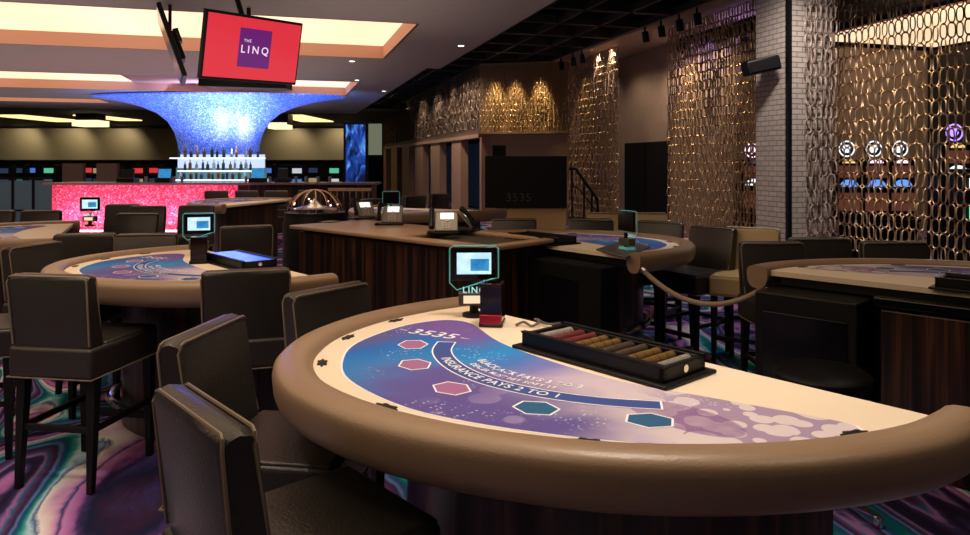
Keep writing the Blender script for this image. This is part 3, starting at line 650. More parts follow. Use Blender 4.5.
# ---------------------------------------------------------------- chair
CHT = 1.06
def make_chair(loc, rz, label):
    t = thing('bar_chair', label, 'chair', loc, rz)
    W = .42
    # backrest: side profile in y,z
    prf = [(-.246, .69), (-.25, .74), (-.285, 1.03), (-.277, 1.052), (-.25, CHT), (-.218, 1.052), (-.205, 1.03), (-.165, .80), (-.15, .71), (-.15, .69)]
    mb = MB(); n = len(prf); xs = [-.212, -.19, 0, .19, .212]
    vs = []
    for i, x in enumerate(xs):
        sq = .82 if i in (0, 4) else 1
        cyy = -.21; 
        for (y_, z_) in prf: vs.append((x*(1+.02*(z_-.7)), cyy+(y_-cyy)*(sq)+(0 if 0 < i < 4 else 0), z_ if z_ < 1 else .99+(z_-.99)*sq))
    fs = [(i*n+k, i*n+(k+1) % n, (i+1)*n+(k+1) % n, (i+1)*n+k) for i in range(4) for k in range(n)]+[tuple(range(n)), tuple(4*n+k for k in range(n))]
    mb.add(vs, fs).build('backrest', leather, t, angle=50)
    # piping around the rear face and front face of the back
    pp = MB()
    for yt, yb, ym in ((-.279, -.250, -.256), (-.212, -.158, -.175)):
        pts = [(-.206, yb, .715), (-.208, ym, .78), (-.213, yt, 1.02), (-.204, yt+.004, 1.045), (-.19, yt+.006, 1.051), (.19, yt+.006, 1.051), (.204, yt+.004, 1.045), (.213, yt, 1.02), (.208, ym, .78), (.206, yb, .715)]
        pp.tube(pts, .0048, 6)
    pp.build('piping', piping_m, t, label='stitched leather piping')
    s = MB().box((0, .004, .63), (.45, .535, .15)); s.build('seat', leather, t, bevel=.02)
    s = MB()
    s.box((0, .06, .703), (.43, .41, .022)); s.build('seat_cushion', leather, t, bevel=.01)
    MB().tube([(-.226, -.265, .557), (.226, -.265, .557), (.226, .273, .557), (-.226, .273, .557)], .004, 6, closed=True).build('piping', piping_m, t)
    for sx in (-1, 1):
        for sy, yy in ((-1, -.195), (1, .235)):
            MB().taper((sx*.195, yy+sy*(.03 if sy < 0 else 0), 0), (sx*.19, yy, .56), .030, .050).build('leg', legwood, t, bevel=.003)
    f = MB()
    f.box((0, .235, .22), (.36, .025, .035)).box((0, -.21, .30), (.36, .022, .03)).box((-.193, .01, .30), (.022, .43, .03)).box((.193, .01, .30), (.022, .43, .03))
    f.build('stretcher', legwood, t, bevel=.003)
    return t
chair0 = None
def chair(ca, cb, tgt, label, group=None, zt=CHT, tgz=.95, yaw=0):
    "chair whose top back corners show at ca and cb; faces the point tgt"
    global chair0
    a = P(*ca, zt); b = P(*cb, zt); m = (a+b)/2; e = (b-a); e.z = 0; e.normalize()
    n = Vector((-e.y, e.x, 0)); T = P(*tgt, tgz)
    if n.dot(T-m) < 0: n = -n
    rz = math.atan2(n.y, n.x)-PI/2+yaw
    n = Vector((math.cos(rz+PI/2), math.sin(rz+PI/2), 0))
    loc = Vector((m.x, m.y, 0))+n*(.285 if n.dot(Vector((ST, CT, 0))) > .3 else .215 if n.dot(Vector((ST, CT, 0))) < -.3 else .25)
    if not chair0: chair0 = make_chair(loc, rz, label); o = chair0
    else: o = dup(chair0, loc, rz, label)
    if group: o['group'] = group
    return o
T1c, T2c, T3c, T4c, T5c = (590, 390), (165, 262), (590, 245), (930, 268), (-40, 240)
G1 = 'dark leather chairs around the front table'; G2 = 'dark leather chairs around the left table'; G3 = 'chairs around the middle right table'; G4 = 'chairs around the right table'
chair((151, 385), (219, 435), T1c, 'dark leather bar chair closest to the camera, cut off by the bottom edge', G1)
chair((167, 341), (234, 312), T1c, 'dark leather bar chair at the front table, backrest side-on, behind the closest chair', G1)
chair((290, 295), (370, 280), T1c, 'dark leather bar chair tucked behind the far left rim of the front table', G1)
chair((9, 274), (82, 276), T2c, 'dark leather bar chair at far left, back to us, legs fully visible', G2)
chair((198, 272), (293, 268), (225, 255), 'dark leather bar chair, back to us, before the right end of the left table', G2)
chair((5, 247), (57, 240), T2c, 'dark leather bar chair at the left end of the left table, seen side-on', G2)
chair((53, 234), (113, 233), T5c, 'dark grey leather bar chair standing between the left table and the one behind', G2)
chair((115, 234), (176, 233), T2c, 'tan lit leather bar chair on the far side of the left table', G2)
chair((-112, 268), (-84, 258), (20, 262), 'dark bar chair at the left picture edge, only its seat in view', G2)
chair((493, 218.5), (535, 218.5), T3c, 'grey leather bar chair on the far side of the middle right table, leftmost', G3)
chair((568, 218.5), (614, 218.5), T3c, 'grey leather bar chair behind the middle right table, left of the glass sign holder', G3)
chair((637, 220), (681, 222), (640, 250), 'dark leather bar chair behind the middle right table, right of the glass sign holder', G3)
c = chair((694, 224.5), (729, 227.5), (640, 250), 'large dark leather bar chair at the right end of the middle right table, front showing', G3)
chair((744, 241.5), (801, 241.5), T4c, 'dark leather bar chair at the left end of the right table, beside the rope', G4)
chair((799, 237.5), (843, 237.5), T4c, 'olive brown bar chair behind the right table, partly hidden by a darker chair', G4)
chair((860, 241), (931, 241.5), T4c, 'brown leather bar chair on the far side of the right table, before the chain screen', G4)
# chairs with yellow light painted into their leather
def paint_yellow_light(o):
    for ch in o.children:
        if ch.name.startswith(('backrest', 'seat')): 
            ch.data = ch.data.copy(); ch.data.materials.clear(); ch.data.materials.append(tan_leather)
    return o
paint_yellow_light(chair((587, 212.5), (627, 212.5), T3c, 'leather bar chair painted yellow-lit, far behind the middle right table, left one', G3))
paint_yellow_light(chair((628, 212.5), (667, 212.5), T3c, 'leather bar chair painted yellow-lit, far behind the glass sign holder, right one', G3))
paint_yellow_light(chair((735, 226.5), (768, 228), (720, 262), 'leather bar chair painted yellow-lit, beside the foot of the white brick column', G3))
# far dark chairs by the bar
GF = 'dark bar chairs in front of the pink bar'
for (u0, u1, v, l) in ((108, 136, 204, 'left one close to the bar'), (136, 158, 205.5, 'second one close to the bar'), (114, 159, 213, 'nearer one with grey top, in the middle'), (181, 210, 205, 'right one beneath the bar front'),
                       (18, 62, 210, 'behind the far left table, right one'), (-28, 14, 210, 'behind the far left table, left one'), (205, 226, 190.5, 'back row, first from the left'), (238, 254, 190.5, 'back row, second'), (268, 284, 190.5, 'back row, third'), (300, 318, 190, 'back row, fourth')):
    chair((u0, v), (u1, v), (u0, v+20) if v > 200 else (u0, 182), 'distant dark bar chair before the bar, '+l, GF)
GP = 'dark chairs behind the counter'
for (u0, u1, v, l) in ((404, 428, 196, 'left, behind the teal framed sign'), (430, 452, 194, 'before the pilasters'), (358, 392, 199, 'below the tall blue display'), (232, 262, 226, 'beside the left end of the counter')):
    chair((u0, v), (u1, v-1), (u0-30, v+8), 'distant dark bar chair, '+l, GP)

# ---------------------------------------------------------------- gaming tables
IN = [(-1.03, 0), (-1.045, .2), (-1.01, .47), (-.90, .72), (-.74, .90), (-.58, 1.0), (-.38, 1.055), (-.14, 1.045), (.08, .985), (.27, .89), (.45, .76), (.62, .57), (.74, .37), (.815, .17), (.835, 0)]
inner = [Vector((-p[0], p[1])) for p in IN]          # x mirrored: local x runs towards the left end
inner = crom(inner, 5)
if (offset(inner, .1)[30]-Vector((.1, .5))).length < (inner[30]-Vector((.1, .5))).length: SG = -1
else: SG = 1
FZ = .95
def smoothpoly(pts, k=5): return [(-p.x, p.y) for p in crom([(a, b) for a, b in pts], k, closed=True)]
LAY = [(-.885, .30), (-.885, .47), (-.78, .72), (-.62, .87), (-.42, .965), (-.136, .98), (.083, .92), (.314, .80), (.467, .69), (.60, .55), (.69, .40), (.755, .27), (.74, .235), (.68, .225), (.389, .30), (.131, .37), (-.168, .37), (-.45, .33), (-.72, .225), (-.83, .225)]
def arc_pt(t):
    "centre line of the curved band, t in 0..1 in table x,y"
    a = math.radians(205-t*160)*-1
    return t
ARC = crom([(-.575, .475), (-.50, .555), (-.40, .615), (-.28, .655), (-.15, .668), (-.02, .65), (.10, .61), (.22, .545), (.33, .46)], 6)
def arcpos(s):
    L = [0]
    for i in range(len(ARC)-1): L.append(L[-1]+(ARC[i+1]-ARC[i]).length)
    s = max(0, min(L[-1]-1e-5, s))
    for i in range(len(L)-1):
        if L[i+1] >= s: break
    k = (s-L[i])/(L[i+1]-L[i]); p = ARC[i].lerp(ARC[i+1], k); t = (ARC[i+1]-ARC[i]).normalized(); return p, t, L[-1]
def felt_mesh():
    mb = MB()
    poly = [(p.x, p.y) for p in inner]
    mb.prism([(p.x, p.y) for p in offset(inner, .03*SG)], FZ-.03, FZ, 0)
    z1 = FZ+.0012; L1 = smoothpoly(LAY)
    c = Vector((sum(p[0] for p in L1)/len(L1), sum(p[1] for p in L1)/len(L1)))
    mb.flat([((Vector(p)-c)*1.012+c).to_tuple() for p in L1], FZ+.0007, 2)
    mb.flat(L1, z1, 1)
    # hexagon spots with white outline, ringed
    hx = [(-.627, .586, 3), (-.418, .728, 3), (-.151, .790, 3), (.124, .725, 4), (.375, .575, 4)]
    for i, (x, y_, mi) in enumerate(hx):
        cx, cy = -x, y_; dirv = Vector((cx-.1, cy+.15)).normalized(); a0 = math.atan2(dirv.y, dirv.x)
        def hexa(r, sq=1.25):
            out = []
            for k in range(6):
                a = PI/3*k; q = Vector((math.cos(a)*r*.82, math.sin(a)*r*1.0)); out.append((cx+q.x*math.cos(a0)-q.y*math.sin(a0), cy+q.x*math.sin(a0)+q.y*math.cos(a0)))
            return out
        a = hexa(.068); b = hexa(.061)
        mb.strip(a, b, FZ+.0022, 2, closed=True); mb.flat(b, FZ+.0020, mi)
    # curved band
    n = len(ARC)
    def off(d): return [(-(p.x), p.y) for p in offset(ARC, d)]
    mb.strip(off(-.030), off(.030), FZ+.0018, 5)
    mb.strip(off(-.035), off(-.030), FZ+.0024, 2); mb.strip(off(.030), off(.035), FZ+.0024, 2)
    for i in (0, -1):
        a, b = Vector(off(-.035)[i]), Vector(off(.035)[i]); t = (b-a).normalized(); nrm = Vector((-t.y, t.x))*.003
        mb.flat([(a-nrm).to_tuple(), (b-nrm).to_tuple(), (b+nrm).to_tuple(), (a+nrm).to_tuple()], FZ+.0025, 2)
    def arctext(txt, size, d, s0, sp=1.0):
        vs, fs = text2d(txt, size, 'CENTER', sp, .0006)
        out = []
        for x, y_, z in vs:
            p, t, Lt = arcpos(s0+x); nr = Vector((t.y, -t.x)); q = p+nr*(y_-d)
            out.append((q.x*-1, q.y, FZ+.0028))
        mb.add(out, fs, 2)
    Lt = arcpos(0)[2]
    arctext('INSURANCE PAYS 2 TO 1', .046, 0, Lt*.47, 1.05)
    arctext('DEALER MUST HIT SOFT 17', .030, -.062, Lt*.50, 1.1)
    arctext('BLACKJACK PAYS 3 TO 2', .042, -.105, Lt*.52, 1.1)
    # bar name at the far corner
    vs, fs = text2d('3535', .10, 'CENTER', 1.05, .001)
    mb.add(vs, fs, 2, Matrix.Translation((.70, .44, FZ+.0028)) @ Matrix.Rotation(math.radians(-160), 4, 'Z'))
    for sgn_ in (-1, 1): mb.add([(sgn_*.12, -.004, 0), (sgn_*.165, 0, 0), (sgn_*.12, .004, 0)], [(0, 1, 2)], 2, Matrix.Translation((.70, .44, FZ+.0028)) @ Matrix.Rotation(math.radians(-160), 4, 'Z'))
    return mb
def rim_mesh():
    pr = []
    for k in range(16):
        a = 2*PI*k/16; c_, s2 = math.cos(a), math.sin(a)
        pr.append((math.copysign(abs(c_)**.8, c_)*.064, math.copysign(abs(s2)**.8, s2)*(.042 if s2 > 0 else .098)))
    path = offset(inner, (.060)*SG); pts = [(p.x, p.y, .938) for p in path]
    pts = [(pts[0][0], pts[0][1]-.05, .938)]+pts+[(pts[-1][0], pts[-1][1]-.05, .938)]
    mb = MB(); mb.tube(pts, 1, prof=pr)
    return mb
def table(loc, rz, label, rail_z=.16, group='blackjack tables', full=True):
    t = thing('blackjack_table', label, 'gaming table', loc, rz, group)
    felt_mesh().build('felt', [cream, layout_m, white_l, hex_pink, hex_blue, navy], t, smooth=False)
    rim_mesh().build('armrest', rim_m, t, angle=60, label='padded taupe leather armrest')
    ins = [(p.x, p.y) for p in offset(inner, -.02*SG)]
    MB().prism([(p[0]*.96+.004, max(.02, p[1]*.96)) for p in ins], .87, .918, 0).build('underframe', legwood, t)
    ped = [(p[0]*.77+.02, p[1]*.66+.06) for p in ins]
    MB().prism(ped, 0, .87).build('pedestal', macassar, t)
    fr = offset(inner, -.16*SG); pts = [(p.x*.9+.01, p.y*.85+.05, rail_z) for p in fr[4:-4]]
    MB().tube(pts, .022, 8).build('foot_rail', chrome, t, label='chrome foot rail')
    # dark markers by the rim
    cum = [0]
    for i in range(len(inner)-1): cum.append(cum[-1]+(inner[i+1]-inner[i]).length)
    for fr_ in (.13, .235, .345, .52, .70, .905):
        i = min(range(len(inner)-1), key=lambda k: abs(cum[k]-cum[-1]*(1-fr_) if False else cum[k]-cum[-1]*fr_))
        p = inner[i]; tq = (inner[i+1]-inner[max(0, i-1)]).normalized(); nq = Vector((-tq.y, tq.x))*(-SG); c_ = p+nq*.03
        pl = []
        for k in range(28):
            a = 2*PI*k/28; rr_ = 1+.22*math.cos(6*a+.4); pl.append((c_.x+tq.x*.036*math.cos(a)*rr_+nq.x*.015*math.sin(a)*rr_, c_.y+tq.y*.036*math.cos(a)*rr_+nq.y*.015*math.sin(a)*rr_))
        MB().prism(pl, FZ-.001, FZ+.003).build('marker', black, t, smooth=False)
    return t
tb1 = table((1.249, 2.200, 0), math.radians(115.33), 'large blackjack table in the foreground with blue and purple printed felt')
tb2 = dup(tb1, (-.142, 4.84, 0), math.radians(116), 'blackjack table on the left behind the dark chairs, with blue felt')
d3 = math.radians(-67.8)
r3 = P(640, 259, .95); mid3 = Vector((r3.x, r3.y, 0))-Vector((math.cos(d3), math.sin(d3), 0))*.93
mid3 = Vector((1.955, 5.41, 0)); tb3 = dup(tb1, mid3, d3, 'blackjack table beyond the counter to the right, with the glass sign holder')
d4 = math.radians(-61); l4 = P(770, 270.5, .95); mid4 = Vector((l4.x, l4.y, 0))+Vector((math.cos(d4), math.sin(d4), 0))*.835
tb4 = dup(tb1, mid4, d4, 'blackjack table at the right picture edge in front of the chain screen')
a5, b5 = P(46, 240, .95), P(80, 223, .95); d5 = math.atan2((b5-a5).y, (b5-a5).x)
e5 = (b5-a5).normalized(); mid5 = (a5+b5)/2; mid5.z = 0
mid5 = Vector((-1.948, 7.47, 0)); d5 = math.radians(99.5)
tb5 = dup(tb1, mid5, d5, 'blackjack table at the left picture edge behind the first chairs')
tb2.scale = tb3.scale = (.972, .972, 1)
GT = 'distant gaming tables'
for u, d, rz_, l in ((442, 9.9, 140, 'beyond the phones'), (255, 11.4, 60, 'left of the domed machine')):
    q = Q(u, d); dup(tb1, (q.x, q.y, 0), math.radians(rz_), 'distant gaming table with padded rim '+l)
rail3 = [c_ for c_ in tb3.children if c_.name.startswith('foot_rail')][0]; rail3.location.z = .2

# dealer boxes under the far tables
def local(root, x, y_, z): return Matrix.Translation(root.location) @ Matrix.Rotation(root.rotation_euler.z, 4, 'Z') @ Vector((x, y_, z))
for root, sx, l in ((tb3, .25, 'middle right'), (tb4, -.62, 'right')):
    pass

# chip trays
chipc = {'red': mat('red_chip', (.16, .012, .018), .5), 'gold': mat('yellow_chip', (.17, .09, .015), .5), 'tan': mat('tan_chip', (.06, .038, .022), .5), 'white': mat('white_chip', (.28, .25, .22), .5), 'green': mat('green_chip', (.03, .13, .06), .5)}
def tray(root, cx, cy, label, lid='clear', chips=True, nm=''):
    loc = local(root, cx, cy, FZ); t = thing('chip_tray', label, 'chip tray', loc, root.rotation_euler.z, 'chip trays')
    w_, d_, h_ = .585, .22, .052
    MB().box((0, 0, .006), (w_+.05, d_+.05, .012)).build('base_plate', black, t, bevel=.004)
    mb = MB(); mb.box((0, -d_/2+.01, .032), (w_, .02, .045)).box((0, d_/2-.01, .032), (w_, .02, .045)).box((-w_/2+.01, 0, .032), (.02, d_, .045)).box((w_/2-.01, 0, .032), (.02, d_, .045)).box((0, 0, .016), (w_, d_, .008))
    mb.build('tray_body', black, t, bevel=.003)
    MB().box((0, d_/2-.006, .058), (w_, .02, .006)).box((0, -d_/2+.006, .058), (w_, .02, .006)).build('lid_frame', black, t)
    if lid == 'blue': MB().box((0, 0, .053), (w_-.02, d_-.02, .004)).build('lid', blue_lid_glow, t, smooth=False, label='lid with painted blue reflection')
    MB().cyl((-w_/2-.004, 0, .035), (-w_/2+.006, 0, .035), .012, 14).build('lock', chrome, t)
    if chips:
        seq = ['white', 'red', 'red', 'gold', 'gold', 'tan', 'tan', 'gold', 'gold', 'white']
        seq = seq[::-1]; wd_ = ['nearest the right end', 'second', 'third', 'fourth', 'fifth', 'sixth', 'seventh', 'eighth', 'ninth', 'nearest the sign']
        for k, c_ in enumerate(seq):
            x = -w_/2+.05+k*(w_-.1)/9
            p = Matrix.Translation(loc) @ Matrix.Rotation(root.rotation_euler.z, 4, 'Z') @ Vector((x, 0, .0365))
            mb = MB(); n = 26
            for j in range(n):
                yy = -.088+.176*j/n; mb.tube([(0, yy, 0), (0, yy+.006, 0)], .0165 if (j+k) % 5 else .0172, 14, mi=0 if (j % 6) else 1)
            o = mb.build('chip_row', [chipc[c_], chipc['tan'] if c_ != 'white' else chipc['white']], loc=p, rz=root.rotation_euler.z)
            tag(o, 'row of %s chips in the front table tray, %s from the right' % ({'gold': 'yellow'}.get(c_, c_), wd_[k]) if 0 < k < 9 else 'row of white chips in the front table tray, %s' % wd_[k], 'casino chips', 'chip rows in the tray')
    return t
tray(tb1, .05, .215, 'black chip tray with rows of chips on the front table')
tray(tb2, .0, .12, 'black chip tray on the left table, blue reflection painted on its lid', 'blue', False)
tray(tb3, -.05, .12, 'black chip tray on the middle right table', 'none', False)
tray(tb4, .62-.30, .09, 'black chip tray on the right table', 'none', False)

# table sign displays
def sign(root, cx, cy, label, face, low=True, screen='pale', rz_=None, s=1.0, z0=FZ, ht=.0):
    loc = local(root, cx, cy, z0); rz = face
    t = thing('table_sign_display', label, 'display', loc, rz, 'table sign displays')
    MB().lathe([(0, 0), (.05, 0), (.05, .012), (.02, .018), (.016, .05), (.0, .05)], 18).build('base', black, t)
    MB().cyl((0, .01, .01), (0, .01, .14), .014).build('post', black, t)
    MB().box((0, 0, .075), (.13, .055, .055)).build('reader_box', mat('reader_box', (.08, .07, .05), .4) if 'reader_box' not in MATS else MATS['reader_box'], t, bevel=.006)
    MB().box((-.005, -.029, .075), (.08, .004, .032)).build('reader_label', MATS.get('label_glow') or glow('label_glow', (1, .75, .5), .9), t, smooth=False)
    W, H_ = .205, .185; zc = .205
    fr = [(-W/2, -.0, zc-H_/2+.03), (-W/2+.03, 0, zc-H_/2), (0, 0, zc-H_/2+.022), (W/2-.03, 0, zc-H_/2+.045), (W/2, 0, zc-H_/2+.05), (W/2, 0, zc+H_/2-.012), (W/2-.012, 0, zc+H_/2), (-W/2+.012, 0, zc+H_/2), (-W/2, 0, zc+H_/2-.012)]
    MB().tube([(x, -.012, z) for x, y_, z in fr], .0028, 6, closed=True, up=(0, 1, 0)).build('acrylic_frame', glass_edge, t, label='green edged acrylic frame')
    MB().box((.0, .004, zc+.016), (.19, .02, .14)).build('monitor', blackg, t, bevel=.004)
    MB().box((0, -.0075, zc+.018), (.145, .003, .09)).build('screen', scr_pale, t, smooth=False)
    MB().box((.024, -.010, zc+.012), (.078, .002, .050)).build('screen_picture', scr_blue, t, smooth=False)
    mb = MB(); v_, f_ = text2d('LINQ', .036, spacing=1.25, bold=.0006); mb.add(v_, f_, 0, Matrix.Translation((0, -.034, .115)) @ XR); mb.build('lettering', MATS.get('teal_letters') or glow('teal_letters', (.45, .9, .85), .8), t, smooth=False)
    return t
p = P(474, 316, .95); q = Matrix.Rotation(-tb1.rotation_euler.z, 4, 'Z') @ (p-Vector((tb1.location.x, tb1.location.y, .95)))
sg1 = sign(tb1, q.x, q.y, 'small lit table sign display with LINQ lettering on the front table', -TH+.05)
p = P(199, 256, .95); q = Matrix.Rotation(-tb2.rotation_euler.z, 4, 'Z') @ (p-Vector((tb2.location.x, tb2.location.y, .95)))
loc = local(tb2, q.x, q.y, FZ); sg2 = dup(sg1, loc, -TH+.3, 'small lit table sign display on the left table')
loc = P(627, 252, .95); sg3 = dup(sg1, loc, -TH+PI-1.15, 'teal glass sign holder turned away on the middle right table')
loc = P(90, 226, .95); MB().box((0, 0, .028), (.11, .07, .02)).build('acrylic_foot', glass_edge, sg3, bevel=.004, label='teal acrylic foot')
sg4 = dup(sg1, loc, -TH+.15, 'small blue lit monitor at the left behind tables')
loc = P(391, 216, .95); sg5 = dup(sg1, loc, -TH+PI, 'teal framed sign behind the first phone on the counter')
# red card shoe beside the sign
p = P(491, 327, .95); t = thing('card_shoe', 'dark red acrylic discard holder beside the lit sign on the front table', 'card holder', p, -TH-.15)
smoky = mat('smoky_red_acrylic', (.012, .002, .003), .1)
MB().box((0, 0, .085), (.085, .012, .17)).box((-.038, .045, .085), (.012, .09, .17)).box((.038, .045, .085), (.012, .09, .17)).build('walls', smoky, t, bevel=.002)
MB().box((0, .04, .01), (.095, .10, .02)).build('base', smoky, t, bevel=.004)
MB().box((0, -.012, .032), (.088, .016, .036)).build('stop', cardred, t, bevel=.005, label='bright red stop')
p = P(199, 263, .95); t = thing('card_shoe', 'dark red discard holder below the sign on the left table', 'card holder', p, -TH+.3)
MB().box((0, 0, .085), (.10, .06, .17)).build('walls', smoky, t, bevel=.004)
MB().box((0, -.01, .01), (.11, .09, .02)).build('base', black, t, bevel=.004)
# tangled cable by the tray
pts = [P(516, 325, .958), P(524, 322, .965), P(532, 326, .958), P(540, 321, .97), P(535, 319, .958), P(548, 324, .962), P(560, 323, .958)]
o = MB().tube([v.to_tuple() for v in crom(pts, 6)], .005, 6).build('cable', mat('grey_cable', (.12, .10, .09), .5)); tag(o, 'short tangled grey cable on the cream felt behind the chip tray', 'cable')

# dealer side boards and boxes of the far tables
g = P(624, 250, .955)
o = MB().prism([tuple(P(*q_, .955).xy) for q_ in ((596, 250), (626, 258.5), (650, 247), (622, 241.5))], .951, .963).build('tray_board', mat('grey_board', (.10, .095, .085), .5), bevel=.003)
tag(o, 'grey flat board with black edge on the dealer side of the middle right table', 'board')
def cabinet_part(root, x, y_, d, m, z, door=None):
    b = MB().box((x, y_, z), d).build('dealer_cabinet', m, root, bevel=.01, label='black dealer cabinet' if m is not macassar else None)
    for dx, dw in (door or ()): MB().box((x+dx, y_-d[1]/2-.005, z), (dw, .01, d[2]*.75)).build('cabinet_door', blackg, b, bevel=.003)
cabinet_part(tb3, .2, -.11, (1.45, .2, .86), blackm, .44, ((.3, .4), (-.3, .4)))
cabinet_part(tb4, -.55, -.06, (.55, .34, .85), black, .435, ((0, .45),))
cabinet_part(tb4, .35, .0, (1.1, .25, .82), macassar, .42)
MB().box((.35, 0, .87), (1.15, .3, .05)).build('cable_channel', blackg, tb4, bevel=.008)
# low black stool seat on the dealer side
t = thing('dealer_stool', 'black round dealer stool standing before the right table', 'stool', Q(822, 3.35), 0)
MB().lathe([(0, .56), (.2, .56), (.215, .58), (.215, .61), (.19, .63), (0, .635)], 32).build('seat', black, t)
MB().cyl((0, 0, .05), (0, 0, .56), .025).build('post', chrome, t)
for k in range(5):
    a = 2*PI*k/5; MB().tube([(0, 0, .07), (.26*math.cos(a), .26*math.sin(a), .05)], [.022, .014], 8).lathe([(.0, 0), (.02, .005), (.025, .025), (.02, .045), (0, .05)], 10, (.26*math.cos(a), .26*math.sin(a), 0)).build('leg', chrome, t)

# rope barrier between tables
pts = [P(643, 268, .90), P(655, 284, .72), P(669, 295, .60), P(684, 301, .55), P(700, 304.5, .53), P(718, 304.5, .53), P(735, 302, .56), P(752, 295, .66), P(766, 285, .80)]
ends = [local(tb3, .98, .03, .88), local(tb4, -1.0, -.02, .88)]
ra = P(641, 268, .88); rb = P(770, 284, .86)
pp = []
for k in range(25):
    s = k/24; q = ra.lerp(rb, s); q.z = q.z-.36*4*s*(1-s)*.50; pp.append(q)
t = thing('rope_barrier', 'beige leather rope hanging between the middle right and right tables', 'rope', pp[12]*1.0)
off_ = pp[12]
MB().tube([tuple(q-off_) for q in pp], .017, 10).build('rope', mat('beige_rope', (.34, .25, .17), .5), t)
for q, q2, in ((pp[0], pp[1]), (pp[-1], pp[-2])):
    MB().tube([tuple(q-off_), tuple(q.lerp(q2, .7)-off_)], .021, 10).build('end_cap', chrome, t)

# ---------------------------------------------------------------- counter (pit desk) with phones
f0 = P(487, 246.5, 1.0); l0 = P(295, 225, 1.0); dv = l0-f0; Lc = dv.length; ac = math.atan2(dv.y, dv.x)
side = Vector((-math.sin(ac), math.cos(ac), 0))
if side.x < 0: side = -side
# local x from F to L, local y = side
sgn = 1 if (Vector((-math.sin(ac), math.cos(ac), 0)) - side).length < .1 else -1
DW = .80
ct = thing('pit_counter', 'dark striped wood counter with brown leather ledge carrying the phones', 'counter', (f0.x, f0.y, 0), ac)
MB().box((Lc/2, sgn*DW/2, .47), (Lc-.06, DW-.06, .94)).build('body', macassar, ct, bevel=.005)
e = .04
mb = MB(); LL = Lc
mb.prism([(-e, -sgn*e), (LL+e, -sgn*e), (LL+e, sgn*(DW+e)), (1.0, sgn*(DW+e)), (1.0, sgn*.10), (-e, sgn*.10)], .965, 1.0).box((.5, sgn*(DW-.01), .9825), (1.0, .10, .035)).box((.02, sgn*DW/2, .9825), (.12, DW-.1, .035))
mb.build('ledge', ledge_m, ct, bevel=.012, label='brown leather covered ledge')
MB().box((LL/2, sgn*DW/2, .952), (LL-.1, DW-.1, .02)).build('well', mat('well_lining', (.05, .04, .03), .6), ct)
def phone(loc, rz, label, first=[None]):
    if first[0] is None:
        t = thing('desk_phone', label, 'telephone', loc, rz, 'desk phones on the counter'); first[0] = t
        tilt = Matrix.Translation((0, 0, .012)) @ Matrix.Rotation(math.radians(50), 4, 'X')
        MB().box((0, .05, .007), (.24, .17, .014)).build('base', black, t, bevel=.004)
        MB().box((.025, .085, .015), (.17, .17, .022), M=tilt).build('console', grey_phone, t, bevel=.006)
        MB().box((.03, .13, .028), (.10, .055, .004), M=tilt).build('screen', lcd_white, t, smooth=False)
        mb = MB()
        for i in range(3):
            for j in range(4): mb.box((0+.024*i, .02+.016*j, .029), (.015, .010, .005), M=tilt)
        mb.lathe([(0, .034), (.014, .034), (.014, .026)], 14, (.028, .09, 0), M=tilt)
        mb.build('keypad', mat('key_plastic', (.6, .57, .5), .4), t, smooth=False)
        hs = MB(); hs.tube([tuple(tilt @ Vector(v)) for v in ((-.085, -.005, .045), (-.085, .01, .055), (-.085, .09, .062), (-.085, .16, .055), (-.085, .175, .045))], [.020, .022, .016, .022, .020], 10)
        hs.build('handset', black, t)
        cd = MB().tube([(-.10+.012*math.cos(k*1.3), -.02-.0025*k+.0, .012+.008*math.sin(k*1.3)) for k in range(26)], .003, 5).build('cord', black, t)
        return t
    return dup(first[0], loc, rz, label)
def onledge(u, v): return P(u, v, 1.0)
phone(onledge(443, 234), -TH+.05, 'grey desk phone on the counter, right one in front').scale = (1.12, 1.12, 1.12)
phone(onledge(389, 225), -TH+.0, 'grey desk phone on the counter, left one with lit screen')
o = phone(onledge(364, 219), -TH+.5, 'dark desk phone at the back left of the counter')
phone(onledge(472, 230), -TH+1.4, 'desk phone turned side-on, beside the second pilaster view')
# papers, card
MB_ = MB().box((0, 0, .004), (.2, .14, .006)).build('notepad', mat('dark_pad', (.03, .03, .035), .4), loc=onledge(330, 222)+Vector((0, 0, .0)), rz=.9); tag(MB_, 'dark flat pad lying at the left end of the counter', 'notepad')

# domed machine behind the counter
t = thing('domed_roulette_machine', 'round gaming machine with clear dome and lights behind the counter', 'gaming machine', Q(315, 9.6), 0)
MB().lathe([(0, 0), (.42, 0), (.42, .8), (.40, .86), (.40, .93), (0, .93)], 24).build('body', black, t)
mb = MB()
for k in range(6):
    a = PI*k/6; mb.tube([(.36*math.cos(a)*math.cos(b_), .36*math.sin(a)*math.cos(b_), .93+.30*math.sin(b_)) for b_ in [PI*j/16 for j in range(17)]], .006, 5)
mb.build('dome', mat('copper_arc', (.6, .35, .25), .3, .8), t)
MB().lathe([(.3, .93), (.3, .98), (.1, 1.02), (0, 1.12)], 20).build('wheel', chrome, t)
mb = MB()
for k in range(7): mb.lathe([(0, -.015), (.015, 0), (0, .015)], 8, (.3*math.cos(k*.9), .3*math.sin(k*.9), 1.03+.03*(k % 3)))
mb.build('lights', glow('warm_bulbs', (1, .6, .45), 3), t)
# spindle railing right of it
t = thing('spindle_railing', 'low brown spindle railing behind the domed machine', 'railing', Q(350, 12.5), -TH)
MB().box((0, 0, 1.12), (.75, .06, .05)).build('top_rail', ledge_m, t)
for k in range(7): MB().cyl((-.33+.11*k, 0, 0), (-.33+.11*k, 0, 1.1), .012).build('spindle', chrome, t)

